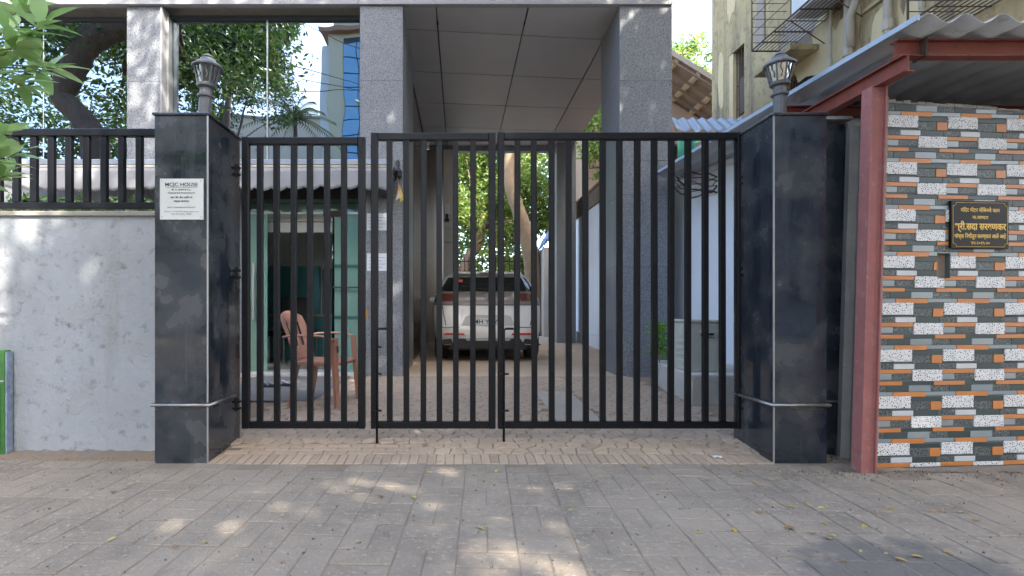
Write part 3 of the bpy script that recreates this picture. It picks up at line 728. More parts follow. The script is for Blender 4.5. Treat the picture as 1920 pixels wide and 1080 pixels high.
slipper(PX(507, 5.75), 5.75, 2.9, 'dark slipper with pale straps lying on the grey mat')
slipper(PX(533, 5.85), 5.85, 2.7, 'dark slipper with pale straps lying on the grey mat')

M_plastic = mat('brown plastic', (.42, .225, .16), .42, (.28, .14, .10), 5, .4, stretch=(6, 6, .8), fine=((.40, .22, .15), 30, .55, .8))
chx, chy = -1.29, 4.88
t = thing('plastic_chair', 'brown moulded plastic armchair with wood grain behind the wicket', 'chair', (chx, chy, ground(chy) + .006))
t.rotation_euler = (0, 0, math.radians(-10))
def sheet(fn, nu, nv, th, name, m, holes=None):     # local coords: faces +X
    b = MB(); v = [fn(i / nu, k / nv) for i in range(nu + 1) for k in range(nv + 1)]
    f = [(i * (nv + 1) + k, (i + 1) * (nv + 1) + k, (i + 1) * (nv + 1) + k + 1, i * (nv + 1) + k + 1) for i in range(nu) for k in range(nv) if not (holes and holes(i, k))]
    b.add(v, f); o = part(name, b, m, t, True); md = o.modifiers.new('th', 'SOLIDIFY'); md.thickness = th; return o
sheet(lambda u, w: (-.21 + .43 * u, (w - .5) * (.46 - .05 * (1 - u)), .415 - .035 * math.sin(math.pi * min(1, u * 1.0)) * (1 - (2 * w - 1) ** 2) + .0 - .02 * max(0, u - .85) / .15), 12, 12, .006, 'seat', M_plastic)
def backf(u, w):
    z = .40 + .475 * u; wd = (.40 + .08 * u - .24 * max(0, u - .72) ** 1.2)
    top = -.055 * (2 * w - 1) ** 2 * max(0, u - .6) / .4
    return (-.20 - .15 * u - .035 * (1 - (2 * w - 1) ** 2), (w - .5) * wd, z + top)
sheet(backf, 14, 13, .007, 'backrest', M_plastic, lambda i, k: (k in (3, 6, 9)) and 3 < i < 11)
for sy in (-1, 1):
    def arm(u, w, sy=sy):
        x = -.30 + .50 * u; y = sy * (.235 + .05 * math.sin(math.pi * min(1, u * .9))); 
        return (x, y + (w - .5) * .055, .645 + .02 * math.sin(math.pi * u) - .012 * (2 * w - 1) ** 2 - (.03 * ((u - .85) / .15) ** 2 if u > .85 else 0))
    sheet(arm, 14, 4, .010, 'armrest', M_plastic)
    def legm(top, bot, w0, w1):
        b = MB(); T = Vector(top); B = Vector(bot)
        for q0, q1 in (((1, 0), (0, 0)), ((0, 0), (0, 1))):
            pass
        # angle section
        prof = [(-1, -1), (1, -1), (1, -.75), (-.75, -.75), (-.75, 1), (-1, 1)]
        v = []
        for p, k in ((T, w0), (B, w1)):
            v += [(p.x + a * k * (-1 if T.x > 0 else 1) * -1, p.y - c * k * sy * -1, p.z) for a, c in prof]
        b.add(v, [(0, 1, 2, 3, 4, 5), (6, 7, 8, 9, 10, 11)] + [(i, (i + 1) % 6, 6 + (i + 1) % 6, 6 + i) for i in range(6)])
        return b
    part('leg', legm((.20, sy * .245, .63), (.235, sy * .255, 0), .030, .017), M_plastic, t)
    part('leg', legm((-.19, sy * .20, .41), (-.25, sy * .235, 0), .034, .017), M_plastic, t)
    part('seat_rail', MB().box(-.20, .20, sy * .225 - .012, sy * .225 + .012, .375, .412, .004), M_plastic, t)
part('seat_rail', MB().box(.195, .215, -.21, .21, .37, .402, .004), M_plastic, t)
lb = part('sticker', MB().box(.236, .239, -.268, -.228, .50, .56), mat('dark red label', (.12, .01, .015), .4), t, label='small dark red sticker')
lb.location = (0, 0, 0)

# ------------------------------------------------------------------ CAR
cxr, cyr = PX(915, 8.6), 8.58
car = thing('car', 'white hatchback with black tailgate band parked nose-in under the portal', 'car', (cxr, cyr, ground(cyr)))
lv = [ # z, rear y, front y, half width, corner power
    (.20, .16, 3.62, .76, 8), (.27, .06, 3.70, .81, 8), (.36, .02, 3.76, .855, 8), (.50, -.02, 3.78, .885, 8), (.66, -.01, 3.77, .897, 7.5), (.80, .02, 3.72, .90, 7.5),
    (.90, .05, 3.60, .897, 7.5), (.955, .07, 3.42, .893, 7.5), (1.0, .10, 2.95, .885, 7.5), (1.10, .16, 2.80, .862, 7), (1.20, .24, 2.62, .83, 7), (1.30, .33, 2.44, .785, 6.5),
    (1.40, .44, 2.25, .73, 6), (1.46, .50, 2.12, .685, 5.5), (1.50, .55, 2.0, .635, 5), (1.525, .64, 1.85, .56, 4), (1.54, .85, 1.6, .38, 3)]
NA = 128
def ring(l):
    z, y0, y1, w, p = l; cy = (y0 + y1) / 2; hy = (y1 - y0) / 2; R = []
    for k in range(NA):
        a = 2 * math.pi * k / NA; ca, sa = math.cos(a), math.sin(a)
        R.append((w * math.copysign(abs(ca) ** (2 / p), ca), cy + hy * math.copysign(abs(sa) ** (2 / p), sa), z))
    return R
fine_lv = []
for a, b_ in zip(lv, lv[1:]):
    for k in range(3): fine_lv.append(tuple(x + (y - x) * k / 3 for x, y in zip(a, b_)))
fine_lv.append(lv[-1]); R = [ring(l) for l in fine_lv]
V_ = [p for r in R for p in r]
groups = {}
for i in range(len(R) - 1):
    zc = (fine_lv[i][0] + fine_lv[i + 1][0]) / 2
    for k in range(NA):
        q = (i * NA + k, i * NA + (k + 1) % NA, (i + 1) * NA + (k + 1) % NA, (i + 1) * NA + k)
        x = sum(V_[n][0] for n in q) / 4; y = sum(V_[n][1] for n in q) / 4
        rear = y < fine_lv[i][1] + .30 and abs(x) < fine_lv[i][3] * .99
        front = y > fine_lv[i][2] - .5
        g_ = 'body'
        if rear and 1.17 < zc < 1.43 and abs(x) < .775 - (zc - 1.17) * .55: g_ = 'rear_window'
        elif rear and .93 < zc <= 1.17: g_ = 'tail_lamp' if abs(x) > .50 and zc < 1.12 and zc > 1.0 else 'tailgate_band'
        elif not rear and not front and 1.02 < zc < 1.43 and .75 < y < 2.3: g_ = 'side_window'
        elif front and 1.03 < zc < 1.45 and abs(x) < .66: g_ = 'windscreen'
        elif zc < .27: g_ = 'lower_bumper'
        groups.setdefault(g_, []).append(q)
groups['body'].append(tuple((len(R) - 1) * NA + k for k in range(NA)))
M_carw = mat('car white', (.80, .79, .75), .28, (.74, .72, .66), 3, .5, coat=.6, streak=((.40, .36, .28), .62, .85))
M_glassd = mat('dark car glass', (.015, .018, .018), .04, spec=.9)
M_band = mat('tailgate grey', (.21, .185, .16), .25, (.15, .135, .12), 6, .5, coat=.4)
M_tail = mat('tail lamp', (.16, .04, .03), .12, (.10, .03, .025), 10, .5, coat=.8)
CM = dict(body=M_carw, rear_window=M_glassd, side_window=M_glassd, windscreen=M_glassd, tail_lamp=M_tail, tailgate_band=M_band, lower_bumper=M_black)
for nm, fs in groups.items():
    sides = {'tail_lamp': (lambda x: x > 0, lambda x: x <= 0), 'side_window': (lambda x: x > 0, lambda x: x <= 0)}.get(nm, (lambda x: True,))
    for cond in sides:
        ff = [q for q in fs if cond(V_[q[0]][0] + V_[q[1]][0])]
        used = sorted({n for q in ff for n in q}); ix = {n: k for k, n in enumerate(used)}
        b = MB().add([V_[n] for n in used], [tuple(ix[n] for n in q) for q in ff]); part(nm, b, CM[nm], car, True)
part('spoiler', MB().prism([(.40, 1.475), (.30, 1.47), (.36, 1.505), (.70, 1.537), (.75, 1.52)], -.56, .56, 'x'), M_carw, car)
part('stop_lamp', MB().box(-.12, .12, .296, .31, 1.472, 1.487), M_tail, car)
part('wiper', MB().tube([(.02, .155, 1.19), (-.20, .20, 1.225), (-.42, .21, 1.26)], .008, 6), M_black, car)
em = MB()
for k in range(16):
    a, a2 = 2 * math.pi * k / 16, 2 * math.pi * (k + 1) / 16
    em.tube([(.055 * math.cos(a), .085, 1.085 + .04 * math.sin(a)), (.055 * math.cos(a2), .085, 1.085 + .04 * math.sin(a2))], .007, 5)
em.tube([(-.03, .085, 1.065), (-.015, .085, 1.10), (.015, .085, 1.07), (.03, .085, 1.105)], .007, 5)
part('emblem', em, M_steel, car)
part('plate_recess', MB().prism([(-.42, .60), (.42, .60), (.36, .745), (.28, .775), (-.28, .775), (-.36, .745)], -.030, -.004), mat('car white shaded', (.5, .49, .45), .4), car)  # white darkened in colour to read as a shaded recess; panel stands proud
pl = part('number_plate', MB().box(-.30, .26, -.040, -.031, .605, .715, .003), M_plate, car)
text('lettering', 'MH YZW', .10, M_ink, pl, (-.02, -.0415, .66), .42, bold=.001, extrude=.0005)
for sx in (-1, 1):
    part('reflector', MB().prism([(sx * .36, .44), (sx * .72, .44), (sx * .66, .475), (sx * .38, .47)], -.028, .03), mat('red reflector', (.45, .03, .02), .25), car)
    part('diffuser_edge', MB().prism([(sx * .55, .30), (sx * .84, .27), (sx * .74, .36), (sx * .58, .38)], -.02, .05), M_black, car)
    for wy in (.66, 3.05):
        w = part('wheel', MB().tube([(sx * .64, wy, .30), (sx * .665, wy, .30), (sx * .83, wy, .30), (sx * .855, wy, .30)], [.27, .30, .30, .27], 28), M_black, car)
        part('rim', MB().tube([(sx * .856, wy, .30), (sx * .865, wy, .30)], [.19, .17], 20), M_alu, w)
    part('mirror', MB().box(sx * .98 - .08, sx * .98 + .08, 2.42, 2.52, 1.0, 1.13, .03), M_carw, car)
part('underbody', MB().box(-.62, .62, .25, 3.5, .17, .24), M_black, car)
part('diffuser', MB().prism([(-.62, .22), (.62, .22), (.50, .385), (-.50, .385)], -.026, .10), M_black, car)
part('skid_plate', MB().prism([(-.33, .35), (.33, .35), (.36, .382), (-.36, .382)], -.034, -.027), M_steel, car)
for pts_ in ([(-.80, .035, .935), (.80, .035, .935)], [(-.66, -.012, .60), (-.70, .0, .80), (-.72, .03, .925)], [(.66, -.012, .60), (.70, .0, .80), (.72, .03, .925)], [(-.74, -.012, .57), (-.45, -.02, .57)], [(.45, -.02, .57), (.74, -.012, .57)]):
    part('panel_gap', MB().tube([(x, y - .004, z) for x, y, z in pts_], .006, 5), M_black, car)
car.scale = (1.07, 1.0, 1.02)
part('parcel', MB().box(-.50, -.40, .318, .325, 1.325, 1.375), mat('red sticker', (.6, .10, .05), .6), car, label='red sticker in the rear window')

# ------------------------------------------------------------------ RIGHT SIDE: planter, meter box, walls
b = MB(); pol = [(2.19, 4.84), (3.15, 4.84), (3.15, 6.15), (2.36, 6.15), (2.24, 5.5)]
b.prism(pol, .02, .375, 'z')
o = obj('concrete_plinth', b.mesh('concrete_plinth', mat('pale cement', (.58, .55, .49), .9, (.44, .42, .37), 6, .5, bump=.5, bscale=35)))
tag(o, 'low pale concrete plinth under the grey meter box by the white wall', 'plinth')
mo = o.modifiers.new('bev', 'BEVEL'); mo.width = .02; mo.segments = 2
t = thing('meter_box', 'grey green metal electrical box standing on the concrete plinth', 'box', (2.35, 5.15, .375))
M_box = mat('grey box paint', (.52, .52, .45), .6, (.43, .425, .365), 6, .5, streak=((.16, .14, .11), .6, .8), bump=.1, bscale=30)
bx0, bx1, by0, by1 = PX(1294, 4.98), PX(1350, 4.98), 4.98, 5.36
wpart('body', MB().box(bx0, bx1, by0, by1, .376, PZ(605, 4.98), .008), M_box, t)
wpart('lid', MB().box(bx0 - .012, bx1 + .012, by0 - .012, by1 + .012, PZ(605, 4.98) + .001, PZ(602, 4.98) + .012, .005), M_box, t)
wpart('slot_cover', MB().box(PX(1313, 4.97), PX(1341, 4.97), 4.945, 4.979, PZ(624, 4.97), PZ(621, 4.97)), M_box, t)
wpart('slot', MB().box(PX(1315, 4.97), PX(1339, 4.97), 4.974, 4.981, PZ(629, 4.97), PZ(625, 4.97)), M_black, t)
for k in range(4): wpart('vent_hole', MB().box(PX(1326 + 4 * k, 4.97), PX(1327.6 + 4 * k, 4.97), 4.974, 4.981, PZ(634, 4.97), PZ(632, 4.97)), M_black, t)
for k in range(5):
    zz = .46 + .065 * k; wpart('side_louvre', MB().box(bx0 - .009, bx0 + .001, by0 + .06, by1 - .06, zz, zz + .018), M_box, t)
def foliage(b, n, fn, size, seed, aspect=.42, droop=0.0, up=0.3):
    r = np.random.default_rng(seed)
    pos = fn(r, n); n = len(pos)
    d = r.normal(size=(n, 3)); d[:, 2] = d[:, 2] * .7 - droop; d /= np.linalg.norm(d, axis=1)[:, None]
    q = r.normal(size=(n, 3)); q[:, 2] += up; sd = np.cross(d, q); sd /= np.linalg.norm(sd, axis=1)[:, None]
    nn = np.cross(sd, d)
    L = size * r.uniform(.6, 1.25, n)[:, None]; Wd = L * aspect * .5
    v = np.stack([pos, pos + d * L * .45 + sd * Wd + nn * L * .06, pos + d * L, pos + d * L * .45 - sd * Wd + nn * L * .06], 1).reshape(-1, 3)
    o = len(b.v); b.v += v.tolist(); b.f += [(o + 4 * i, o + 4 * i + 1, o + 4 * i + 2, o + 4 * i + 3) for i in range(n)]
    return b
def leafmesh(b, m):
    me = bpy.data.meshes.new('foliage'); me.from_pydata(b.v, [], b.f); me.materials.append(m); return me
L_dark = leaf_mat('leaves dark', (.020, .045, .014), (.065, .115, .028))
L_mid = leaf_mat('leaves mid', (.035, .075, .018), (.12, .19, .04), warm=(.22, .20, .05))
L_lite = leaf_mat('leaves light', (.08, .16, .03), (.28, .38, .09), .5, warm=(.38, .32, .10))
L_grey = leaf_mat('leaves shrub', (.05, .10, .035), (.17, .25, .085), .3)
# potted sapling rising behind the plinth corner
t = thing('green_sapling', 'small bright green leafy sapling growing beside the meter box', 'plant', (2.27, 5.85, .375))
wpart('stem', MB().tube([(2.29, 5.85, .376), (2.27, 5.85, .55), (2.24, 5.84, .72)], [.008, .006, .003], 6), M_wood, t)
for k in range(4): wpart('stem', MB().tube([(2.28, 5.85, .42 + .03 * k), (2.27 + U(-.1, .1), 5.85 + U(-.06, .06), .66 + .03 * k)], [.005, .002], 5), M_wood, t)
b = foliage(MB(), 420, lambda r, n: np.stack([2.285 + r.normal(0, .05, n), 5.85 + r.normal(0, .05, n), r.uniform(.45, .83, n)], 1), .055, 5)
o = obj('foliage', leafmesh(b, leaf_mat('sapling leaves', (.08, .22, .02), (.22, .42, .06), .4)), t, (-2.27, -5.85, -.375))
# white compound wall
t = thing('compound_wall', 'tall whitewashed side wall behind the meter box', 'wall', (3.2, 6.4, 0))
b = MB().prism([(4.0, -.05), (8.6, -.05), (8.6, 2.78), (4.0, 2.50)], 3.02, 3.22, 'x'); wpart('wall_body', b, M_white, t)
b = MB().prism([(4.0, 2.503), (8.6, 2.783), (8.6, 2.843), (4.0, 2.563)], 2.99, 3.25, 'x'); wpart('coping', b, M_white, t)
t = thing('side_outbuilding', 'pale outbuilding with brown roof edge along the far right of the drive', 'building', (3.9, 11.6, 0))
wpart('wall', MB().box(2.98, 4.6, 8.65, 14.6, -.05, 3.26), M_white, t)
wpart('plinth', MB().box(2.93, 2.979, 8.65, 14.6, -.05, .42), M_white, t)
M_eave = mat('brown fascia board', (.20, .14, .085), .8, (.13, .09, .06), 8, .5)
wpart('fascia_board', MB().box(2.93, 4.7, 8.62, 14.65, 3.263, 3.60), M_eave, t)
for k in range(60):
    wpart('roof_ridge', MB().tube([(2.90, 8.66 + .1 * k, 3.625), (4.7, 8.66 + .1 * k, 3.90)], .04, 6), mat('tile roof', (.22, .13, .09), .8, (.14, .09, .07), 9, .5), t)
# cables and firewood on top of the white wall
t = thing('wood_bundle', 'rough brown timber stump standing on the white wall', 'timber', (3.12, 6.3, 2.7))
zb0 = 2.563 + .28 / 4.6 * (6.3 - 4.0) + .004
wpart('log', MB().tube([(3.12, 6.5, zb0), (3.11, 6.5, zb0 + .22), (3.10, 6.48, zb0 + .40)], [.12, .11, .10], 10), M_wood, t)
wpart('log', MB().tube([(3.13, 6.72, zb0 + .015), (3.12, 6.72, zb0 + .20), (3.13, 6.73, zb0 + .36)], [.08, .085, .07], 9), M_wood, t)
cab = thing('loose_cables', 'tangle of dark cables strung along the top of the white wall', 'cable', (2.9, 6.3, 2.4))
for k in range(7):
    r_ = random.Random(k + 3); pts = []
    p0 = P(1262, 300 + 8 * k, 6.75); p1 = P(1345 + 3 * k, 330 + 10 * (k % 4), 5.9)
    for i in range(9):
        u = i / 8; sag = (.02 + .018 * k) * math.sin(math.pi * u)
        pts.append((min(2.97, p0[0] + (p1[0] - p0[0]) * u - .08 * math.sin(math.pi * u)), p0[1] + (p1[1] - p0[1]) * u, p0[2] + (p1[2] - p0[2]) * u - sag + r_.uniform(-.02, .02)))
    wpart('cable', MB().tube(pts, .006 if k % 3 else .010, 5), M_black if k % 2 else M_iron, cab, True)
# lean-to roofs behind
t = thing('blue_lean_to', 'small lean-to roof of blue corrugated sheets beyond the white wall', 'roof', (4.2, 8.3, 0))
M_blue = mat('blue sheet', (.17, .25, .36), .5, (.12, .17, .25), 5, .5, fine=((.3, .3, .32), 30, .6, .8))
def corr_poly(x0, x1, pitch, amp, n_per=8):
    n = int((x1 - x0) / pitch * n_per); return [(x0 + (x1 - x0) * i / n, amp * math.sin(2 * math.pi * i / n_per)) for i in range(n + 1)]
def corr(x0, x1, pitch, amp, ya, za, yb, zb, skew=0.0):
    b = MB(); c = corr_poly(x0, x1, pitch, amp); n = len(c); m = 6; v = []
    for k in range(m + 1):
        u = k / m; v += [(x + skew * u, ya + (yb - ya) * u, za + (zb - za) * u + h) for x, h in c]
    return b.add(v, [(k * n + i, k * n + i + 1, (k + 1) * n + i + 1, (k + 1) * n + i) for k in range(m) for i in range(n - 1)])
o = wpart('roof_sheet', corr(3.06, 4.25, .16, .02, 7.2, 3.50, 8.5, 4.16, .45), M_blue, t, True); o.modifiers.new('t', 'SOLIDIFY').thickness = .003
o = wpart('roof_sheet', corr(4.1, 5.1, .16, .02, 7.15, 3.47, 8.3, 3.80, .1), M_blue, t, True); o.modifiers.new('t', 'SOLIDIFY').thickness = .003
for x, y in ((3.35, 7.3), (4.9, 7.3), (3.4, 8.4), (4.9, 8.2)): wpart('post', MB().box(x, x + .06, y, y + .06, -.03, 3.46 if y < 8 else 3.75), M_wood, t)
wpart('side_sheet', MB().box(3.08, 5.0, 7.22, 7.24, 2.85, 3.47), mat('green sheet', (.04, .34, .25), .6, (.03, .26, .20), 5, .5), t, label='green sheet hung below the blue roof')

# ------------------------------------------------------------------ SHED ROOF on red steel
sh = thing('steel_shed', 'open shed of grey corrugated sheet carried on red steel beams', 'shed', (2.62, 3.2, 0))
M_red = mat('red oxide steel', (.25, .058, .038), .65, (.16, .042, .03), 8, .5, fine=((.09, .04, .03), 22, .56, .76), bump=.1, bscale=50)
M_pink = mat('faded pink paint', (.36, .135, .12), .8, (.25, .095, .085), 10, .5, fine=((.28, .21, .19), 25, .58, .75), streak=((.30, .13, .12), .55, .8), bump=.15)
M_sheet = mat('galvanised sheet', (.55, .58, .60), .5, (.42, .44, .45), 4, .5, metal=.35, fine=((.22, .17, .13), 12, .64, .85))
def ibeam_x(b, x0, x1, yc, zb, h, w, tk=.008, dz=0.0):
    bb = MB()
    bb.box(x0, x1, yc - w / 2, yc + w / 2, zb, zb + tk); bb.box(x0, x1, yc - tk / 2, yc + tk / 2, zb + tk, zb + h - tk); bb.box(x0, x1, yc - w / 2, yc + w / 2, zb + h - tk, zb + h)
    bb.v = [(x, y, z + dz * (x - x0)) for x, y, z in bb.v]; b.add(bb.v, bb.f); return b
def ibeam_y(b, xc, y0, y1, zb, h, w, tk=.008):
    b.box(xc - w / 2, xc + w / 2, y0, y1, zb, zb + tk); b.box(xc - tk / 2, xc + tk / 2, y0, y1, zb + tk, zb + h - tk); b.box(xc - w / 2, xc + w / 2, y0, y1, zb + h - tk, zb + h); return b
pz0 = 2.345
pb = MB(); lean = (PX(1642, 3.22) - PX(1622, 3.22)) / 2.34
pxa = PX(1606, 3.12); pb.box(pxa, pxa + .010, 3.085, 3.165, -.02, pz0); pb.box(pxa + .086, pxa + .096, 3.085, 3.165, -.02, pz0); pb.box(pxa + .0105, pxa + .0855, 3.10, 3.11, -.02, pz0)
pb.v = [(x + lean * z, y, z) for x, y, z in pb.v]
wpart('post', pb, M_pink, sh, label='faded pink steel post')
wpart('rafter', ibeam_y(MB(), 2.55, 2.90, 4.3, pz0 + .001, .10, .065), M_red, sh)
pu = MB(); ibeam_x(pu, 2.515, 5.2, 2.955, pz0 + .103, .098, .06); wpart('purlin', pu, M_red, sh)
wpart('purlin_bracket', MB().box(2.66, 2.672, 2.91, 3.0, pz0 + .095, pz0 + .205), M_iron, sh)
for y in (3.95, 5.2, 6.4):
    pu = MB(); ibeam_x(pu, 2.52 if y < 4.5 else 3.3, 5.2, y, pz0 + .103 + .035 * (y - 2.955), .075, .06); wpart('purlin', pu, M_red, sh)
wpart('rafter', ibeam_y(MB(), 4.9, 2.90, 6.6, pz0 + .001, .10, .065), M_red, sh)
pb = MB().box(4.86, 4.94, 3.2, 3.28, -.02, pz0); wpart('post', pb, M_pink, sh)
for x in (4.9,): wpart('post', MB().box(x - .04, x + .04, 6.3, 6.38, 0, pz0 - .001), M_red, sh)
z0r = pz0 + .225
o = wpart('roof_sheet', corr(2.49, 5.4, .20, .026, 2.76, z0r, 6.6, z0r + .14), M_sheet, sh, True); o.modifiers.new('t', 'SOLIDIFY').thickness = .002
wpart('edge_flashing', MB().prism([(2.76, z0r - .012), (6.6, z0r + .128), (6.6, z0r + .158), (2.76, z0r + .018)], 2.472, 2.489, 'x'), mat('pale blue flashing', (.42, .52, .62), .45, (.33, .40, .47), 9, .5), sh)
# granite return wall between pillar and post
t = thing('granite_return', 'narrow black granite slab wall between the gate pillar and the pink post', 'wall', (2.5, 3.5, 0))
wpart('slab', MB().box(2.376, 2.60, 3.44, 3.47, -.03, PZ(232, 3.44), .002), M_darkgran, t)
wpart('backing', MB().box(2.376, 2.64, 3.4705, 3.62, -.03, PZ(228, 3.44)), M_cement, t)
wpart('ledge_tile', MB().box(2.376, 2.62, 3.40, 3.62, PZ(228, 3.44) + .001, PZ(222, 3.44)), M_cement, t)
wpart('band', MB().tube([(2.39, 3.430, .375), (2.60, 3.430, .375)], .010, 8), M_steel, t, True)
b = MB().prism([(2.535, 3.36), (2.66, 3.36), (2.66, 3.43), (2.56, 3.43)], 0, 2.2, 'z'); b.v = [(x + .03 * (z - 1), y, z) for x, y, z in b.v]; wpart('mortar_strip', b, M_cement, t)

# ------------------------------------------------------------------ TILED WALL
YT = 3.20
TW, TH = .407, .294
tw = thing('tiled_wall', 'wall faced with orange, white pebble and slate strip tiles under the shed roof', 'wall', (3.3, YT + .1, 0))
ang = math.radians(4.5)                        # the face turns slightly away to the right
tx0 = PX(1664, YT); ztop = PZ(192, YT)
tilt = (PX(1664, YT) - PX(1643, YT)) / 2.2
def tw_xf(b):                                  # local (u, depth, z) -> world; the left edge leans
    b.v = [(tx0 + (u * math.cos(ang)) - (d) * math.sin(ang) - tilt * (ztop - z) * max(0, 1 - u / 1.2), YT + u * math.sin(ang) + d * math.cos(ang), z) for u, d, z in b.v]
    return b
HU0, HU1, HV0, HV1 = PX(1771, YT) - tx0, PX(1797, YT) - tx0, PZ(521, YT), PZ(474, YT)
UMAX = 2.0
ztr = lambda u: ztop - .034 * u
for q in ((-.04, HU0, -.05, ztop), (HU1, UMAX, -.05, ztop - .03), (HU0, HU1, -.05, HV0), (HU0, HU1, HV1, ztop - .01)):
    wpart('core', tw_xf(MB().box(q[0], q[1], .0, .15, q[2], q[3] - .001)), mat('dark grout', (.10, .115, .112), .8), tw)
wpart('hole_back', tw_xf(MB().box(HU0, HU1, .03, .06, HV0, HV1)), mat('dusty brick', (.36, .27, .20), .9, (.20, .15, .11), 12, .5), tw)
TMt = {}
TMt['orange'] = mat('orange tile', (.55, .20, .045), .45, (.46, .165, .04), 9, .5, rand=.06, fine=((.40, .17, .06), 60, .6, .8))
TMt['dark'] = mat('slate tile', (.045, .066, .064), .42, (.034, .05, .05), 5, .5, rand=.2, spec=.35)
TMt['light'] = mat('pale tile', (.27, .31, .32), .3, (.21, .245, .255), 5, .5, rand=.12)
TMt['white'] = mat('white stone tile', (.55, .56, .56), .4, (.45, .47, .49), 14, .5)
def print_mat(name, base, ink, scale, lo, hi, feature='DISTANCE_TO_EDGE'):
    m = mat(name, base, .45, rand=.05, spec=.35); N, L, B = nodes_of(m)
    g = N.new('ShaderNodeNewGeometry'); vo = N.new('ShaderNodeTexVoronoi'); vo.feature = feature; vo.inputs['Scale'].default_value = scale
    L.new(g.outputs['Position'], vo.inputs['Vector'])
    r = N.new('ShaderNodeMapRange'); r.inputs['From Min'].default_value = lo; r.inputs['From Max'].default_value = hi; L.new(vo.outputs[0], r.inputs['Value'])
    mx = N.new('ShaderNodeMix'); mx.data_type = 'RGBA'; L.new(r.outputs[0], mx.inputs[0])
    mx.inputs[6].default_value = (*base, 1); mx.inputs[7].default_value = (*ink, 1); L.new(mx.outputs[2], B.inputs['Base Color']); return m
TMt['pebble'] = print_mat('pebble print tile', (.66, .66, .65), (.05, .055, .06), 82, .20, .28)
TMt['scroll'] = print_mat('scroll print tile', (.16, .175, .165), (.045, .06, .06), 48, .03, .08)
# one 0.407 x 0.294 tile, from the photograph: (kind, u0, u1, v0, v1) in 595 x 437 units from the top left
CELL = [('dark', 70, 280, 0, 60), ('light', 280, 490, 0, 60), ('scroll', 490, 665, 0, 60), ('light', 440, 725, 62, 98), ('orange', 130, 440, 62, 108),
        ('pebble', 0, 300, 100, 214), ('dark', 302, 593, 110, 152), ('scroll', 302, 488, 154, 232), ('orange', 490, 593, 154, 232),
        ('scroll', 560, 728, 234, 285), ('white', 132, 330, 236, 285), ('dark', 332, 558, 234, 288), ('orange', 0, 305, 287, 326),
        ('pebble', 307, 593, 290, 398), ('light', 0, 118, 328, 384), ('scroll', 120, 305, 328, 384), ('orange', 515, 812, 400, 437), ('dark', 217, 513, 400, 437),
        ('dark', 0, 130, 218, 232)]
NAMES = dict(dark='slate_strip', light='pale_strip', scroll='patterned_strip', orange='orange_strip', pebble='pebble_block', white='white_strip')
PROUD = dict(dark=.0035, light=.004, scroll=.003, orange=.006, pebble=.008, white=.005)
for r in range(8):
    for c in range(-1, 5):
        for kd, u0, u1, v0, v1 in CELL:
            a, b_ = (c + u0 / 595) * TW + .0006, (c + u1 / 595) * TW - .0006
            zt_, zb_ = ztop - .012 - (r + v0 / 437) * TH - .0006, ztop - .012 - (r + v1 / 437) * TH + .0006
            a = max(a, 0); b_ = min(b_, UMAX - .01); zb_ = max(zb_, .002)
            zt_ = min(zt_, ztr(b_))
            if b_ - a < .006 or zt_ - zb_ < .006: continue
            rects = [(a, b_, zb_, zt_)]
            if a < HU1 and b_ > HU0 and zb_ < HV1 and zt_ > HV0:
                rects = []
                if a < HU0: rects.append((a, HU0, zb_, zt_))
                if b_ > HU1: rects.append((HU1, b_, zb_, zt_))
                if zb_ < HV0: rects.append((max(a, HU0), min(b_, HU1), zb_, HV0))
                if zt_ > HV1: rects.append((max(a, HU0), min(b_, HU1), HV1, zt_))
            for q in rects:
                if q[1] - q[0] < .005 or q[3] - q[2] < .005: continue
                wpart(NAMES[kd], tw_xf(MB().box(q[0], q[1], -PROUD[kd], -.0004, q[2], q[3], .0012)), TMt[kd], tw)
# mortar edge along the left end and top
b = MB(); 
for k in range(24):
    z = -.02 + k * .0975; b.box(-.042 - U(0, .006), -.001, -.012 - U(0, .006), .12, z, z + .099, .004)
wpart('mortar_edge', tw_xf(b), M_cement, tw)
b = MB()
for k in range(40):
    u = k * .05; b.box(u, u + .052, -.004 - U(0, .006), .15, ztr(u) - .004, ztr(u) + U(.006, .02), .003)
wpart('mortar_edge', tw_xf(b), M_cement, tw)
# plaque
gold = mat('gold lettering', (.75, .48, .08), .5)
u0, u1 = PX(1787, YT) - tx0, PX(1906, YT) - tx0; zb_, zt_ = PZ(464, YT) - .004, PZ(375, YT)
pq = thing('memorial_plaque', 'black stone plaque with gold lettering fixed to the tiled wall', 'plaque', (0, 0, 0))
fr = Matrix.Rotation(ang, 4, 'Z'); base = Vector((tx0, YT, 0)) + fr @ Vector(((u0 + u1) / 2, -.012, zb_))
pq.location = base; pq.rotation_euler = (0, 0, ang); ORIG[pq.name] = Vector((0, 0, 0))
w2, hh = (u1 - u0) / 2, zt_ - zb_
part('stone', MB().box(-w2, w2, -.008, .010, 0, hh, .002), mat('black plaque stone', (.010, .009, .009), .5, spec=.2), pq)
bw, e = .0013, .020
bd = MB(); i0 = .012
xs_ = [(-w2 + i0 + e, i0), (w2 - i0 - e, i0), (w2 - i0 - e, i0 + .6 * e), (w2 - i0 - .4 * e, i0 + e), (w2 - i0, i0 + e), (w2 - i0, hh - i0 - e), (w2 - i0 - .4 * e, hh - i0 - e), (w2 - i0 - e, hh - i0 - .6 * e), (w2 - i0 - e, hh - i0),
       (-w2 + i0 + e, hh - i0), (-w2 + i0 + e, hh - i0 - .6 * e), (-w2 + i0 + .4 * e, hh - i0 - e), (-w2 + i0, hh - i0 - e), (-w2 + i0, i0 + e), (-w2 + i0 + .4 * e, i0 + e), (-w2 + i0 + e, i0 + .6 * e)]
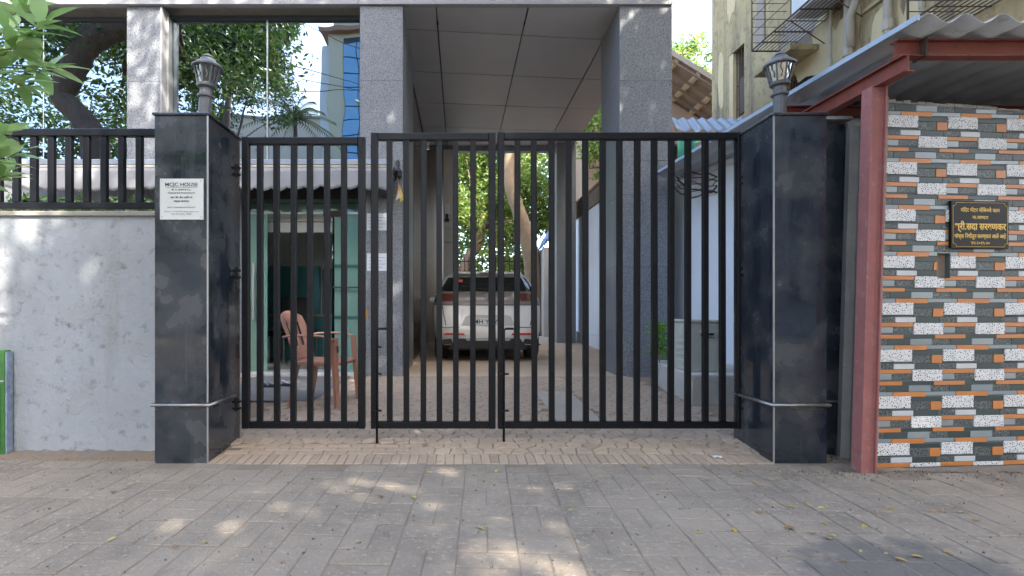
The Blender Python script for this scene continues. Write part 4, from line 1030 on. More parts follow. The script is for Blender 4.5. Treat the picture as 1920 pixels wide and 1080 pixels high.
for p, q in zip(xs_, xs_[1:] + xs_[:1]): bd.tube([(p[0], -.0085, p[1]), (q[0], -.0085, q[1])], bw, 5)
part('border', bd, gold, pq)
for s_, fz, sz, wd, bo in (('मंिदर मीटर केिबनचे काम', .80, .034, .27, .0004), ('मा.आमदार', .65, .030, .11, .0003), ('श्री.सदा सरवणकर', .455, .060, .355, .0014),
                       ('यांच्या िनधीतून करण्यात आले आहे', .255, .036, .355, .0005), ('सन-२०१९-२०', .115, .026, .13, .0003)):
    text('lettering', s_, sz, gold, pq, (0, -.0088, hh * fz), wd, bold=bo, extrude=.0006)

# ------------------------------------------------------------------ OLD BUILDING on the right
XO = 5.48
ob = thing('old_apartment_block', 'stained ochre plaster apartment block with rusty window cages', 'building', (8, 8, 0))
M_ochre = mat('stained ochre plaster', (.43, .335, .17), .9, (.29, .23, .13), 1.6, .35, fine=((.22, .175, .115), 9, .52, .70),
              streak=((.12, .095, .062), .48, .74, 5), bump=.5, bscale=18)
M_patch = mat('bare ochre patch', (.56, .45, .25), .9, (.47, .38, .23), 5, .5, bump=.3, bscale=25)
M_grey_patch = mat('cement patch', (.30, .25, .20), .9, (.23, .20, .17), 5, .5, bump=.4, bscale=25)
n0, n1, nz0, nz1 = 9.83, 10.38, 4.75, 6.12
w0, w1, wz0, wz1 = 7.9, 8.62, 3.5, 4.82
c0, c1, cz0, cz1 = 7.0, 8.2, 5.55, 6.9
openings = [(n0, n1, nz0, nz1), (w0, w1, wz0, wz1), (c0, c1, cz0, cz1), (4.5, 5.4, 4.3, 5.6)]
Yb0, Yb1, Zt = 3.6, 11.09, 14.0
ye = sorted({Yb0, Yb1} | {v for o_ in openings for v in o_[:2]}); ze = sorted({-.05, Zt} | {v for o_ in openings for v in o_[2:]})
b = MB()
for y0, y1 in zip(ye, ye[1:]):
    for z0, z1 in zip(ze, ze[1:]):
        if any(o_[0] <= y0 and y1 <= o_[1] and o_[2] <= z0 and z1 <= o_[3] for o_ in openings): continue
        b.add([(XO, y0, z0), (XO, y1, z0), (XO, y1, z1), (XO, y0, z1)], [(0, 3, 2, 1)])
for y0, y1, z0, z1 in openings:
    d = XO + .22
    b.add([(XO, y0, z0), (XO, y1, z0), (XO, y1, z1), (XO, y0, z1), (d, y0, z0), (d, y1, z0), (d, y1, z1), (d, y0, z1)], [(0, 1, 5, 4), (1, 2, 6, 5), (2, 3, 7, 6), (3, 0, 4, 7)])
b.add([(XO, Yb1, -.05), (13, Yb1, -.05), (13, Yb1, Zt), (XO, Yb1, Zt), (XO, Yb0, -.05), (13, Yb0, -.05), (13, Yb0, Zt), (XO, Yb0, Zt)], [(0, 1, 2, 3), (4, 7, 6, 5), (3, 2, 6, 7), (1, 5, 6, 2)])
wpart('wall', b, M_ochre, ob)
for y0, y1, z0, z1 in openings:
    wn = wpart('window', MB().box(XO + .16, XO + .2, y0, y1, z0, z1), mat('dark wood window', (.05, .035, .025), .6), ob)
    for k in range(6): wpart('grille_bar', MB().tube([(XO + .08, y0 + (k + .5) / 6 * (y1 - y0), z0), (XO + .08, y0 + (k + .5) / 6 * (y1 - y0), z1)], .010, 5), M_iron, wn)
    for k in range(3): wpart('grille_bar', MB().tube([(XO + .08, y0, z0 + (k + .5) / 3 * (z1 - z0)), (XO + .08, y1, z0 + (k + .5) / 3 * (z1 - z0))], .008, 5), M_iron, wn)
wpart('hood', MB().prism([(w0 - .12, 4.95), (w1 + .12, 4.95), (w1 + .12, 5.03), (w0 - .12, 5.03)], XO - .45, XO - .001, 'x'), M_ochre, ob)
wpart('reveal', MB().box(XO + .001, XO + .15, n1 - .14, n1 - .001, nz0 + .01, nz1 - .01), M_patch, ob)
wpart('shutter', MB().box(XO + .02, XO + .06, n0 + .02, n0 + .2, nz0 + .05, nz0 + .75), M_iron, ob)
r_ = random.Random(5)
for k, (y, z, w_, h_, m_) in enumerate(((7.9, 5.0, .9, .45, M_patch), (7.25, 4.75, .5, .5, M_patch), (8.3, 5.4, .8, .35, M_grey_patch), (6.55, 4.5, .5, .55, M_patch), (6.1, 4.55, .35, .5, M_patch), (6.9, 5.9, .25, .5, M_patch), (5.6, 4.9, .4, .5, M_patch), (10.3, 7.3, .3, .5, M_patch), (9.3, 6.2, .25, .5, M_grey_patch), (10.7, 5.8, .2, .6, M_patch))):
    pol = []
    for a in range(14):
        th_ = 2 * math.pi * a / 14; q = r_.uniform(.72, 1.1)
        pol.append((y + w_ * .6 * q * math.copysign(abs(math.cos(th_)) ** .6, math.cos(th_)), z + h_ * q * math.copysign(abs(math.sin(th_)) ** .6, math.sin(th_))))
    wpart('plaster_patch', MB().prism(pol, XO - .006 - .002 * (k % 3), XO + .001, 'x'), m_, ob)
M_pipe = mat('old white pipe', (.42, .38, .31), .7, (.30, .26, .21), 8, .5)
for y, r2 in ((7.42, .022), (7.08, .055), (6.42, .05), (5.95, .03)):
    pp = wpart('drain_pipe', MB().tube([(XO - .09, y, 0), (XO - .09, y, 12)], r2, 8), M_pipe, ob, True)
    for k in range(8): wpart('pipe_collar', MB().tube([(XO - .09, y, .6 + 1.3 * k), (XO - .09, y, .72 + 1.3 * k)], r2 * 1.25, 8), M_pipe, pp)
wpart('drain_pipe', MB().tube([(XO - .10, 7.02, 4.6), (XO - .14, 6.98, 5.0), (XO - .14, 6.75, 5.35), (XO - .12, 6.6, 5.5)], .05, 8), M_pipe, ob, True)
wpart('ledge', MB().box(XO - .05, XO - .001, Yb0, 6.9, 4.98, 5.02), M_ochre, ob)
def cage(xo, y0, y1, z0, z1, name='window_cage'):
    cg = wpart(name, MB().tube([(xo, y0, z0), (xo, y1, z0), (xo, y1, z1), (xo, y0, z1), (xo, y0, z0)], .014, 5), M_iron, ob)
    n = 9
    for k in range(n + 1):
        x = xo + (XO - xo - .01) * k / n
        wpart('floor_bar', MB().tube([(x, y0, z0), (x, y1, z0)], .008, 4), M_iron, cg)
    m_ = max(3, int((y1 - y0) / .28))
    for k in range(m_ + 1):
        y = y0 + (y1 - y0) * k / m_
        wpart('cross_bar', MB().tube([(xo, y, z0 - .01), (XO - .001, y, z0 - .01)], .013 if k % 2 == 0 else .008, 4), M_iron, cg)
    for k in range(13):
        z = z0 + (z1 - z0) * k / 12
        for y in (y1, y0): wpart('end_bar', MB().tube([(xo, y, z), (XO - .001, y, z)], .006, 4), M_iron, cg)
    for k in range(7):
        z = z0 + (z1 - z0) * k / 6; wpart('front_bar', MB().tube([(xo, y0, z), (xo, y1, z)], .007, 4), M_iron, cg)
    for k in range(int((y1 - y0) / .16)):
        y = y0 + .16 * (k + 1)
        if k % 4 == 0: wpart('front_bar', MB().tube([(xo, y, z0), (xo, y, z1)], .009, 4), M_iron, cg)
    for y in (y0 + .2, y1 - .9): wpart('bracket', MB().tube([(xo + .05, y, z0), (XO - .001, y, z0 - .35)], .010, 4), M_iron, cg)
cage(4.9, 6.75, 8.56, 5.32, 6.9)
cage(4.9, 4.3, 5.58, 4.12, 5.6)
wpart('air_conditioner', MB().box(XO - .5, XO - .06, 7.0, 7.7, 5.36, 5.85, .02), mat('ac casing', (.55, .55, .52), .5), ob)

# ------------------------------------------------------------------ HOUSE with sloping roof
hs = thing('sloping_roof_house', 'peach walled house with a sloping roof and bare timber eaves', 'house', (6.4, 18, 0))
M_peach = mat('peach plaster', (.52, .36, .26), .9, (.44, .31, .23), 2, .5, bump=.2, bscale=20)
yv, yw2 = 14.5, 16.4
zr = lambda x: 8.17 - .62 * (x - 6.06)
wpart('wall', MB().prism([(4.0, -.05), (9.5, -.05), (9.5, zr(9.5) - .05), (4.9, zr(4.9) - .05), (4.0, zr(4.9) - .6)], yw2, 22, 'y'), M_peach, hs)
rf = wpart('roof', MB().prism([(4.6, zr(4.6)), (10.2, zr(10.2)), (10.2, zr(10.2) + .10), (4.6, zr(4.6) + .10)], yv, 22.3, 'y'), mat('timber roof deck', (.33, .25, .19), .8, (.24, .18, .14), 6, .5), hs)
for k in range(9):
    x = 4.9 + .62 * k
    wpart('rafter', MB().prism([(x, zr(x) - .10), (x + .08, zr(x + .08) - .10), (x + .08, zr(x + .08) - .002), (x, zr(x) - .002)], yv + .02, yw2 - .002, 'y'), mat('pale rafter', (.46, .33, .22), .8), rf)
for y in (14.52, 15.0, 15.5, 16.0):
    wpart('batten', MB().prism([(4.6, zr(4.6) - .16), (10.2, zr(10.2) - .16), (10.2, zr(10.2) - .102), (4.6, zr(4.6) - .102)], y, y + .06, 'y'), mat('dark batten', (.22, .16, .11), .8), rf)
wpart('verge_board', MB().prism([(4.6, zr(4.6) - .03), (10.2, zr(10.2) - .03), (10.2, zr(10.2) + .13), (4.6, zr(4.6) + .13)], yv - .04, yv - .002, 'y'), mat('grey verge', (.28, .25, .22), .8), rf)

# ------------------------------------------------------------------ BACK OF THE PLOT: wall, iron fence, lantern, trees
t = thing('back_wall', 'low beige wall across the back of the plot carrying an iron fence', 'wall', (0, 17.1, .18))
wpart('wall_body', MB().box(-7, 3.3, 17.0, 17.2, .1, 1.95), M_beige, t)
fn = thing('iron_fence', 'black iron fence on the beige wall at the back of the plot', 'fence', (0, 17.1, 1.95))
for z in (2.02, 2.55): wpart('rail', MB().box(-3, 3.3, 17.08, 17.12, z, z + .04), M_gate, fn)
for k in range(42):
    x = -3 + .15 * k; wpart('bar', MB().box(x, x + .025, 17.09, 17.11, 1.951, 2.70), M_gate, fn)
lantern('distant black post lantern on the beige back wall behind the car', -.26, 17.05, 1.95, 0)
for o_ in [o for o in C.objects if o.get('label', '').startswith('distant black post')]: o_.scale = (1.9, 1.9, 1.9); del o_['group']
t = thing('rear_side_wall', 'plain beige side wall beside the slanting tree trunk', 'wall', (2.9, 15.7, .18))
wpart('wall_body', MB().box(2.42, 2.62, 14.7, 16.9, .1, 2.75), M_beige, t)
tarp = MB(); v = []
for i in range(9):
    for k in range(7): v.append((2.36 + .32 * i / 8, 14.9 + .6 * k / 6, 2.76 + .45 * (i / 8) * (1 - .4 * math.sin(k)) + .05 * math.sin(i * 2 + k * 1.7)))
tarp.add(v, [(i * 7 + k, i * 7 + 7 + k, i * 7 + 8 + k, i * 7 + 1 + k) for i in range(8) for k in range(6)])
o = obj('blue_tarpaulin', tarp.mesh('blue_tarpaulin', mat('blue tarp', (.08, .17, .42), .5, (.25, .33, .5), 8, .5), True)); tag(o, 'crumpled blue plastic sheet on the beige side wall', 'tarpaulin')
o.modifiers.new('t', 'SOLIDIFY').thickness = .004

def blob(cs, shell=.55):
    """points filling a set of ellipsoids (cx,cy,cz,rx,ry,rz,weight)"""
    def fn(r, n):
        w = np.array([c[6] if len(c) > 6 else c[3] * c[4] * c[5] for c in cs]); w = w / w.sum()
        k = r.choice(len(cs), n, p=w); A = np.array([c[:6] for c in cs])[k]
        d = r.normal(size=(n, 3)); d /= np.linalg.norm(d, axis=1)[:, None]
        rad = r.uniform(0, 1, n) ** shell
        return A[:, :3] + d * rad[:, None] * A[:, 3:6]
    return fn
def clumps(center, radii, n, size, seed, zmin=-1e9):
    r = np.random.default_rng(seed); out = []
    while len(out) < n:
        d = r.normal(size=3); d /= np.linalg.norm(d); q = np.array(center) + d * np.array(radii) * r.uniform(.35, 1) 
        if q[2] < zmin: continue
        s_ = size * r.uniform(.6, 1.3); out.append((*q, s_, s_, s_ * .7, s_ ** 2))
    return out
def tree(name, label, cat_group, trunks, cs, n, leaf, m, seed, droop=.1, aspect=.42, limbs=None):
    base = trunks[0][0][0]
    t = thing(name, label, 'tree', tuple(base), cat_group)
    for pts, rs in trunks:
        q = [Vector(p) for p in pts]; P2 = []; R2 = []
        for i in range(len(q) - 1):                       # Catmull-Rom through the given points
            a, b_, c, d = q[max(0, i - 1)], q[i], q[i + 1], q[min(len(q) - 1, i + 2)]
            for k in range(4):
                u = k / 4; P2.append(.5 * (2 * b_ + (c - a) * u + (2 * a - 5 * b_ + 4 * c - d) * u * u + (3 * b_ - a - 3 * c + d) * u ** 3)); R2.append((rs[i] * (1 - u) + rs[i + 1] * u) * rnd.uniform(.95, 1.06))
        P2.append(q[-1]); R2.append(rs[-1])
        wpart('trunk', MB().tube(P2, R2, 14), M_bark, t, True)
    top = Vector(trunks[0][0][-1]); r = random.Random(seed)
    for k in range(limbs or 0):
        c = Vector(r.choice(cs)[:3]); mid = top.lerp(c, .5) + Vector((r.uniform(-.3, .3), r.uniform(-.3, .3), -.25))
        R0 = trunks[0][1][-1]
        wpart('limb', MB().tube([top, mid, c], [R0 * .7, R0 * .4, R0 * .12], 7), M_bark, t, True)
    b = foliage(MB(), n, blob(cs), leaf, seed, aspect, droop)
    o = obj('crown', leafmesh(b, m), t, tuple(-Vector(base))); return t
# slanting tree behind the car
yk = 15.4
pts = [P(1012, 560, yk), P(1000, 510, yk), P(990, 455, yk), P(974, 400, yk), P(958, 350, yk), P(956, 300, yk), P(966, 240, yk), P(985, 170, yk)]
pts[0] = (pts[0][0], yk, ground(yk) - .05)
M_bark2 = mat('pale bark', (.27, .195, .115), .9, (.16, .115, .07), 7, .5, bump=.8, bscale=14)
cs = clumps((2.2, 16.8, 9.8), (3.6, 2.0, 2.0), 26, .9, 3, 7.4)
slt = tree('slanting_tree', 'slanting pale barked tree rising behind the parked car', 'trees behind the plot', [(pts, [.31, .26, .23, .21, .19, .18, .16, .13])], cs, 4500, .20, L_lite, 11, limbs=5)
for ch in slt.children:
    if ch.name.startswith('trunk'): ch.data.materials[0] = M_bark2
pts = [(P(850, 520, 18.2)[0], 18.2, -.05), P(872, 500, 18.2), P(895, 462, 18.2), P(905, 420, 18.2)]
cs = clumps((.2, 19.0, 5.2), (2.0, 1.6, 2.4), 44, .75, 8, 2.4) + clumps((2.6, 19.5, 4.4), (1.6, 1.4, 2.2), 26, .7, 9, 2.0)
tree('light_green_tree', 'light green bushy tree overhanging the iron fence', 'trees behind the plot', [(pts, [.2, .18, .15, .12])], cs, 26000, .18, L_lite, 21, limbs=4)
cs = clumps((-.5, 23, 6.5), (6.5, 2.0, 5.5), 90, 1.1, 15, .6)
tree('tall_green_tree', 'tall mid green tree filling the gap behind the fence', 'trees behind the plot', [([(-1.0, 23, -.05), (-.9, 23, 2.5), (-.6, 23, 5)], [.3, .25, .2])], cs, 34000, .28, L_lite, 31, limbs=6)
cs = clumps((4.2, 15.1, 6.3), (.75, .6, 1.6), 26, .45, 41, 4.2)
tree('wall_side_tree', 'yellow green tree growing against the peach house wall', 'trees behind the plot', [([(4.85, 15.2, -.05), (4.8, 15.2, 3), (4.4, 15.1, 5.2)], [.10, .08, .05])], cs, 3600, .16, L_lite, 42, limbs=4)
cs = clumps((10.6, 24, 12.2), (1.6, 1.2, 1.5), 16, .7, 51)
tree('distant_tree', 'distant tree top showing above the sloping roof', 'trees behind the plot', [([(10.6, 24, -.05), (10.6, 24, 6), (10.5, 24, 10.5)], [.25, .2, .12])], cs, 3200, .24, L_lite, 52, limbs=4)
# hedge between low wall and office
hg = thing('hedge', 'dark clipped hedge behind the black railing', 'hedge', (-4.0, 4.4, 0))
for k in range(7): wpart('stem', MB().tube([(-2.5 - .5 * k, 4.4, .02), (-2.5 - .5 * k + U(-.1, .1), 4.4, 1.3)], .02, 5), M_wood, hg)
b = foliage(MB(), 6000, lambda r, n: np.stack([r.uniform(-6, -2.15, n), r.uniform(4.1, 4.75, n), 1.9 - .9 * r.uniform(0, 1, n) ** 1.5], 1), .085, 61)
obj('foliage', leafmesh(b, L_dark), hg, (4.0, -4.4, 0))

# ------------------------------------------------------------------ STREET SIDE: trees and buildings behind the camera (seen in the mirror glass)
def mir(px, py, Yo):                 # point at depth Yo that the mirror panes show at a photo pixel
    d = 2 * (YW + .2) - Yo; return ((px - CX) * d / F, Yo, H - (py - CY) * d / F)
# big curved trunk beside the pavement
Yo = 1.6
pts = [mir(185, 420, Yo), mir(178, 300, Yo), mir(165, 245, Yo), mir(140, 210, Yo), mir(112, 180, Yo), mir(126, 150, Yo), mir(150, 100, Yo), mir(175, 70, Yo), mir(215, 50, Yo), mir(270, 20, Yo), mir(330, -30, Yo)]
pts = [(pts[0][0], Yo, -.05)] + pts[1:]
cs = clumps((-8.5, .2, 8.4), (5.0, 2.6, 2.2), 60, 1.0, 71, 5.2)
tree('rain_tree', 'old street tree with a thick crooked trunk mirrored in the glass', 'street trees', [(pts, [.36, .31, .28, .26, .25, .27, .29, .30, .28, .25, .2])], cs, 11000, .20, L_mid, 72, limbs=8)
cs = clumps((-14.5, -7.5, 6.2), (4.6, 2.5, 4.2), 70, 1.15, 81, 1.8) + clumps((-19.5, -6.5, 7), (4.0, 2.5, 5), 60, 1.3, 83, 1.5)
tree('dense_street_tree', 'dense street tree across the road mirrored in the glass', 'street trees', [([(-13, -8.6, -.05), (-12.8, -8.6, 2.5), (-12.5, -8.2, 4.5)], [.35, .3, .25])], cs, 17000, .24, L_mid, 82, limbs=8)
# drooping dark tree
c = mir(480, 80, -8.0)
cs = clumps(c, (1.5, 1.2, 1.7), 34, .75, 91) + clumps(mir(400, 60, -8), (1.5, 1, 1.8), 22, .8, 92)
tree('drooping_tree', 'dark tree with drooping long leaves mirrored in the glass', 'street trees', [([(c[0] - 1.6, -8.4, -.05), (c[0] - 1.6, -8.3, 5), (c[0] - 1.0, -8.1, 10.2)], [.26, .22, .14])], cs, 11000, .46, L_dark, 93, droop=1.3, aspect=.15, limbs=5)
cs = clumps(mir(440, 190, -13), (3.4, 1.5, 2.0), 34, .8, 95)
tree('pale_street_tree', 'pale loose street tree across the road mirrored in the glass', 'street trees', [([(mir(430, 0, -13)[0], -13, -.05), (mir(430, 0, -13)[0], -13, 7.5)], [.25, .18])], cs, 6000, .22, L_grey, 96, limbs=5)
# palm
L_palm = leaf_mat('palm fronds', (.13, .16, .06), (.26, .28, .13), .3)
c = Vector(mir(548, 222, -16.0)); pm = thing('palm_tree', 'coconut palm across the road mirrored in the glass', 'tree', (c.x, c.y, 0), 'street trees')
wpart('trunk', MB().tube([(c.x, c.y, -.05), (c.x + .15, c.y, c.z * .5), c], [.22, .17, .14], 10), M_bark, pm, True)
r = random.Random(3)
for k in range(22):
    a = 2 * math.pi * k / 22 + r.uniform(-.1, .1); el = r.uniform(-.25, 1.1); Ln = r.uniform(2.6, 3.3); b = MB()
    pr = []
    for i in range(12):
        u = i / 11; h = Ln * (u * math.cos(el)); z = Ln * (u * math.sin(el) - .55 * u * u)
        pr.append(Vector((c.x + math.cos(a) * h, c.y + math.sin(a) * h, c.z + z)))
    sd = Vector((-math.sin(a), math.cos(a), 0))
    for i in range(1, 11):
        for s_ in (-1, 1):
            for dd in (0, .5):
                p = pr[i].lerp(pr[i + 1], dd) if i < 10 else pr[i]
                q = p + sd * s_ * .45 * (1 - .5 * i / 11) + Vector((math.cos(a) * .16, math.sin(a) * .16, -.22)); w_ = Vector((math.cos(a), math.sin(a), 0)) * .05
                b.add([p - w_, p + w_, q], [(0, 1, 2)])
    b.tube(pr, [.03 * (1 - i / 13) for i in range(12)], 4)
    wpart('frond', b, L_palm, pm)
# tall corner building with blue glass strip
Yc = -22.0
x0, x1 = mir(612, 0, Yc)[0], mir(760, 0, Yc)[0]
zr_ = mir(0, 62, Yc)[2]
hb = thing('corner_office_tower', 'cream tower with a blue glass strip mirrored in the window', 'building', ((x0 + x1) / 2, Yc - 4, 0))
M_cream = mat('cream paint', (.55, .50, .36), .8, (.48, .44, .33), 1, .5)
wpart('wall', MB().box(x0, x1, Yc - 9, Yc, -.05, zr_), M_cream, hb)
wpart('side_pier', MB().box(x0 - .7, x0 - .002, Yc - 8, Yc - .6, -.05, zr_ - .6), mat('white paint', (.62, .63, .64), .7), hb)
wpart('cornice', MB().box(x0 - .6, x1 + .3, Yc - 9, Yc + .5, zr_ + .002, zr_ + .30), mat('terracotta cornice', (.30, .17, .11), .7), hb)
wpart('attic', MB().box(x0 + .35, x1, Yc - 8, Yc - .2, zr_ + .452, zr_ + 2.6), M_cream, hb)
M_bglass = mat('blue curtain glass', (.16, .36, .55), .1, (.12, .30, .50), .5, .5, spec=.8)
gw0 = mir(640, 0, Yc)[0]; gl = wpart('curtain_wall', MB().box(gw0, x1 - .5, Yc + .002, Yc + .06, 1, zr_ - .3), M_frame, hb)
zz = 1.0
while zz < zr_ - 1.2:
    for k in range(4):
        xa = gw0 + (x1 - .5 - gw0) * k / 4; wpart('pane', MB().box(xa + .03, xa + (x1 - .5 - gw0) / 4 - .03, Yc + .061, Yc + .09, zz + .04, zz + 1.05), M_bglass, gl)
    zz += 1.1
# pale low building left of it
x0, x1 = mir(440, 0, -24)[0], mir(600, 0, -24)[0]
lb = thing('pale_street_house', 'pale peach street house mirrored below the palm', 'building', ((x0 + x1) / 2, -27, 0))
wpart('wall', MB().box(x0 - 6, x1, -30, -24, -.05, mir(0, 222, -24)[2]), mat('pale peach', (.66, .56, .42), .8, (.5, .43, .36), 1, .5), lb)
wpart('parapet', MB().box(x0 - 6.1, x1 + .1, -30.1, -23.9, mir(0, 222, -24)[2] + .001, mir(0, 218, -24)[2]), M_cement, lb)
for k in range(6):
    w_ = wpart('window', MB().box(x0 - 5 + 2.2 * k, x0 - 3.9 + 2.2 * k, -23.99, -23.93, 5.2, 6.8), M_frame, lb)
    wpart('sill', MB().box(x0 - 5.1 + 2.2 * k, x0 - 3.8 + 2.2 * k, -23.99, -23.85, 5.08, 5.19), M_cement, w_)
wr = thing('overhead_wires', 'thin black overhead wires strung across the street', 'wire', (-5, -15, 9))
for k, (pa, pb_) in enumerate((((400, 60), (680, 150)), ((380, 90), (690, 165)), ((520, 155), (700, 160)), ((540, 20), (700, 90)))):
    a, b_ = Vector(mir(*pa, -15)), Vector(mir(*pb_, -15)); d = b_ - a; a -= d * 3; b_ += d * 3
    wpart('wire', MB().tube([a.lerp(b_, i / 10) + Vector((0, 0, -.4 * math.sin(math.pi * i / 10))) for i in range(11)], .022, 4), M_black, wr)
M_pl1 = mat('buff street paint', (.40, .35, .27), .85, (.33, .29, .23), 1.2, .5)
M_pl2 = mat('grey street paint', (.34, .34, .33), .85, (.27, .27, .27), 1.2, .5)
for (x0, x1, zt_, m_, lab) in ((1.5, 12.5, 11.0, M_pl1, 'buff apartment block facing the gate from across the road'), (13.0, 27.0, 14.0, M_pl2, 'grey apartment block across the road from the tiled wall')):
    hb = thing('street_apartment_block', lab, 'building', ((x0 + x1) / 2, -19, 0), 'apartment blocks across the road')
    wpart('wall', MB().box(x0, x1, -24, -15, -.05, zt_), m_, hb)
    wpart('parapet', MB().box(x0 - .1, x1 + .1, -24.1, -14.9, zt_ + .001, zt_ + .5), M_cement, hb)
    z = 1.2
    while z < zt_ - 1.8:
        x = x0 + .9
        while x < x1 - 1.5:
            w_ = wpart('window', MB().box(x, x + 1.3, -14.999, -14.95, z, z + 1.4), M_frame, hb)
            wpart('sill', MB().box(x - .1, x + 1.4, -14.999, -14.80, z - .12, z - .001), M_cement, w_); x += 2.3
        z += 3.0
# canopy trees on the near kerb that dapple the front
def canopy(name, label, base, center, radii, n, leaf, seed, ncl):
    cs = clumps(center, radii, ncl, 1.15, seed)
    top = (base[0] + .3, base[1], center[2] - radii[2] - .6)
    tree(name, label, 'street trees', [([(base[0], base[1], -.05), (base[0] + .1, base[1], 2.5), top], [.30, .25, .2])], cs, n, leaf, L_mid, seed + 1, limbs=9)
canopy('spreading_street_tree', 'wide spreading street tree on the kerb shading the gate', (5.6, -8.3, 0), (3.6, -4.4, 8.6), (6.4, 4.8, 1.5), 44000, .26, 101, 140)
canopy('added_shade_tree', 'unseen street tree added to shade the office front', (7.2, 1.2, 0), (2.8, .8, 9.9), (6.4, 3.2, 1.2), 25000, .24, 121, 95)  # out of view; crown added to keep the sun off the office front
canopy('leafy_street_tree', 'leafy street tree further along the road', (12.0, -8.2, 0), (11.5, -5.5, 9.0), (4.5, 4.5, 1.8), 14000, .26, 111, 60)

# ------------------------------------------------------------------ NEAR SHRUB at the left edge
t = thing('leafy_shrub', 'fresh green broad leaved shrub reaching over the pavement by the grey wall', 'shrub', (-3.0, 2.5, 0))
YS = 2.35
tips = [(55, 10), (85, 40), (20, 55), (-10, 20), (75, 135), (45, 160), (5, 120), (-20, 170), (12, 245), (-25, 260), (35, 285), (10, 330), (-10, 300), (30, 90), (-40, 100), (-60, 220), (-50, 330), (-30, 60), (100, 128), (60, 65)]
rb = random.Random(12)
hub = [Vector((-3.0, 2.5, .0)), Vector((-2.95, 2.5, .9)), Vector((-2.85, 2.45, 1.7)), Vector((-2.75, 2.42, 2.4))]
wpart('stem', MB().tube(hub, [.035, .03, .022, .014], 8), M_wood, t, True)
lf = MB()
def leafshape(b, p, d, nrm, L, Wd):
    d = d.normalized(); s_ = d.cross(nrm).normalized(); n = s_.cross(d)
    prof = [(0, .05), (.15, .55), (.38, 1), (.62, .92), (.83, .5), (1, 0)]
    mid = [p + d * (L * u) + n * (-.18 * L * u * u) for u, _ in prof]
    lft = [m_ + s_ * (Wd * w_) + n * (.20 * Wd * w_) for m_, (_, w_) in zip(mid, prof)]
    rgt = [m_ - s_ * (Wd * w_) + n * (.20 * Wd * w_) for m_, (_, w_) in zip(mid, prof)]
    v = mid + lft + rgt; f = []
    for i in range(5): f += [(i, i + 1, 7 + i, 6 + i), (i, 12 + i, 13 + i, i + 1)]
    b.add(v, f)
for k, (px, py) in enumerate(tips):
    tip = Vector(P(px, py, YS + rb.uniform(-.22, .22)))
    st = hub[2].lerp(hub[3], rb.uniform(0, 1)) if py < 200 else hub[1].lerp(hub[2], rb.uniform(.5, 1))
    mid = st.lerp(tip, .55) + Vector((0, 0, -.05))
    wpart('twig', MB().tube([st, mid, tip], [.008, .006, .003], 6), mat('green twig', (.16, .18, .06), .7), t, True)
    d0 = (tip - mid).normalized()
    for j in range(7):
        a = 2.4 * j; el = rb.uniform(-.15, .75)
        d = Vector((math.cos(a) * math.cos(el), math.sin(a) * math.cos(el) * .8, math.sin(el))) + d0 * .5
        leafshape(lf, tip - d0 * .012 * j, d, Vector((rb.uniform(-.3, .3), rb.uniform(-.6, .1), 1)), rb.uniform(.11, .19), rb.uniform(.022, .036))
me = leafmesh(lf, leaf_mat('shrub leaves', (.17, .32, .08), (.40, .54, .22), .4)); me.polygons.foreach_set('use_smooth', [True] * len(me.polygons))
obj('foliage', me, t, (3.0, -2.5, 0))

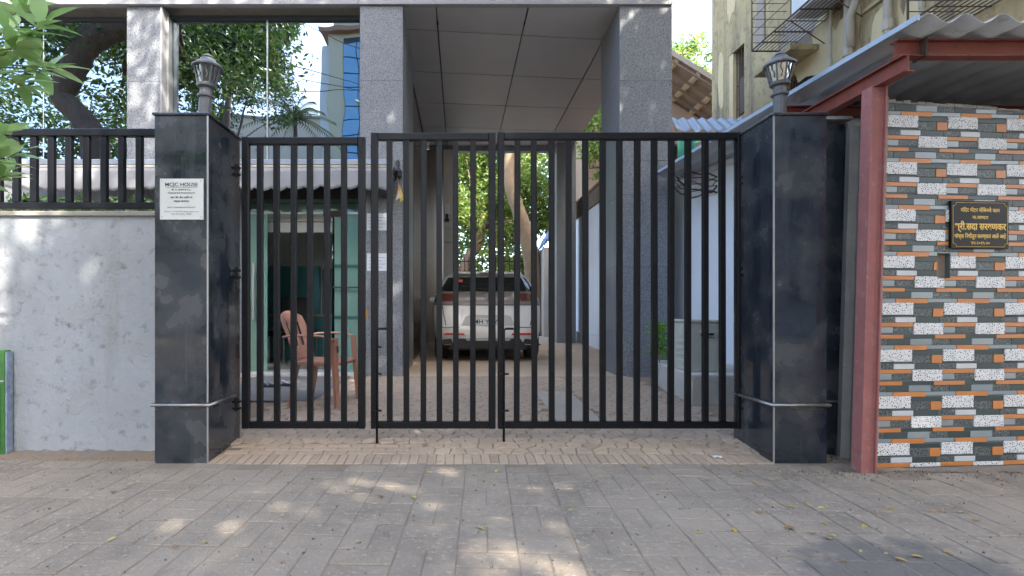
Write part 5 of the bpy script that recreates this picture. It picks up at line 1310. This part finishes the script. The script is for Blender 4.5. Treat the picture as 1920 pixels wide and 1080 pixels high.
# ------------------------------------------------------------------ LITTER: fallen leaves and scraps
b = MB(); leafshape(b, Vector((0, 0, .002)), Vector((1, 0, .06)), Vector((0, .1, 1)), .038, .010)
cols = [((.42, .30, .06), 'yellow'), ((.30, .17, .07), 'brown'), ((.48, .40, .12), 'pale yellow')]
lms = []
for c, nme in cols:
    me = leafmesh(b, mat('fallen leaf ' + nme, c, .7, tuple(x * .7 for x in c), 30, .5)); lms.append(me)
for k in range(70):
    y = U(1.95, 3.25); x = PX(U(20, 1900), y) if k % 3 else PX(U(1150, 1800), y)
    if y > 3.05 and x > 2.3: continue
    o = obj('fallen_leaf', lms[k % 3], None, (x, y, .0035), (U(-.1, .1), U(-.1, .1), U(0, 6.28))); s_ = U(.5, 1.25); o.scale = (s_, s_, s_)
    tag(o, 'small dry %s leaf lying on the street pavers' % cols[k % 3][1], 'leaf', '%s leaves fallen on the pavement' % cols[k % 3][1])
b = MB(); v = [(-.05 + .025 * i, -.03 + .02 * k, .012 * abs(math.sin(i * 2.1 + k * 1.3))) for i in range(5) for k in range(4)]
b.add(v, [(i * 4 + k, i * 4 + 4 + k, i * 4 + 5 + k, i * 4 + 1 + k) for i in range(4) for k in range(3)])
o = obj('paper_scrap', b.mesh('paper_scrap', M_paper), None, (PX(1345, 3.38), 3.38, .014)); o.scale = (.6, .6, .6); tag(o, 'crumpled white paper scrap on the bricks by the gate pillar', 'litter')
b = MB()
for k in range(60):
    x, y = U(2.40, 2.56), U(3.32, 3.42); s_ = U(.006, .022); b.box(x, x + s_, y, y + s_ * .8, 0, U(.004, .02))
o = obj('rubble', b.mesh('rubble', M_dirt), kind='stuff'); o['label'] = 'small rubble in the corner beside the pink post'; o['category'] = 'rubble'

b = MB()
for k in range(900):
    if k % 3 == 0: x, y = U(-3.2, -1.98), 3.5 - abs(rnd.gauss(0, .07))
    elif k % 3 == 1: x, y = U(1.9, 3.4), 3.14 - abs(rnd.gauss(0, .10))
    else:
        y = U(1.9, 3.2); x = PX(U(-20, 1940), y)
    s_ = U(.002, .007); a_ = U(0, 3); c_, d_ = math.cos(a_) * s_, math.sin(a_) * s_ * .6
    b.prism([(x - c_, y - d_), (x + d_, y - c_ * .7), (x + c_, y + d_), (x - d_ * .6, y + c_ * .5)], .0, U(.003, .008), 'z')
o = obj('grit', b.mesh('grit', mat('grit', (.22, .17, .12), .9, (.10, .08, .06), 40, .5)), kind='stuff'); o['label'] = 'loose grit and crumbs scattered over the pavers'; o['category'] = 'grit'
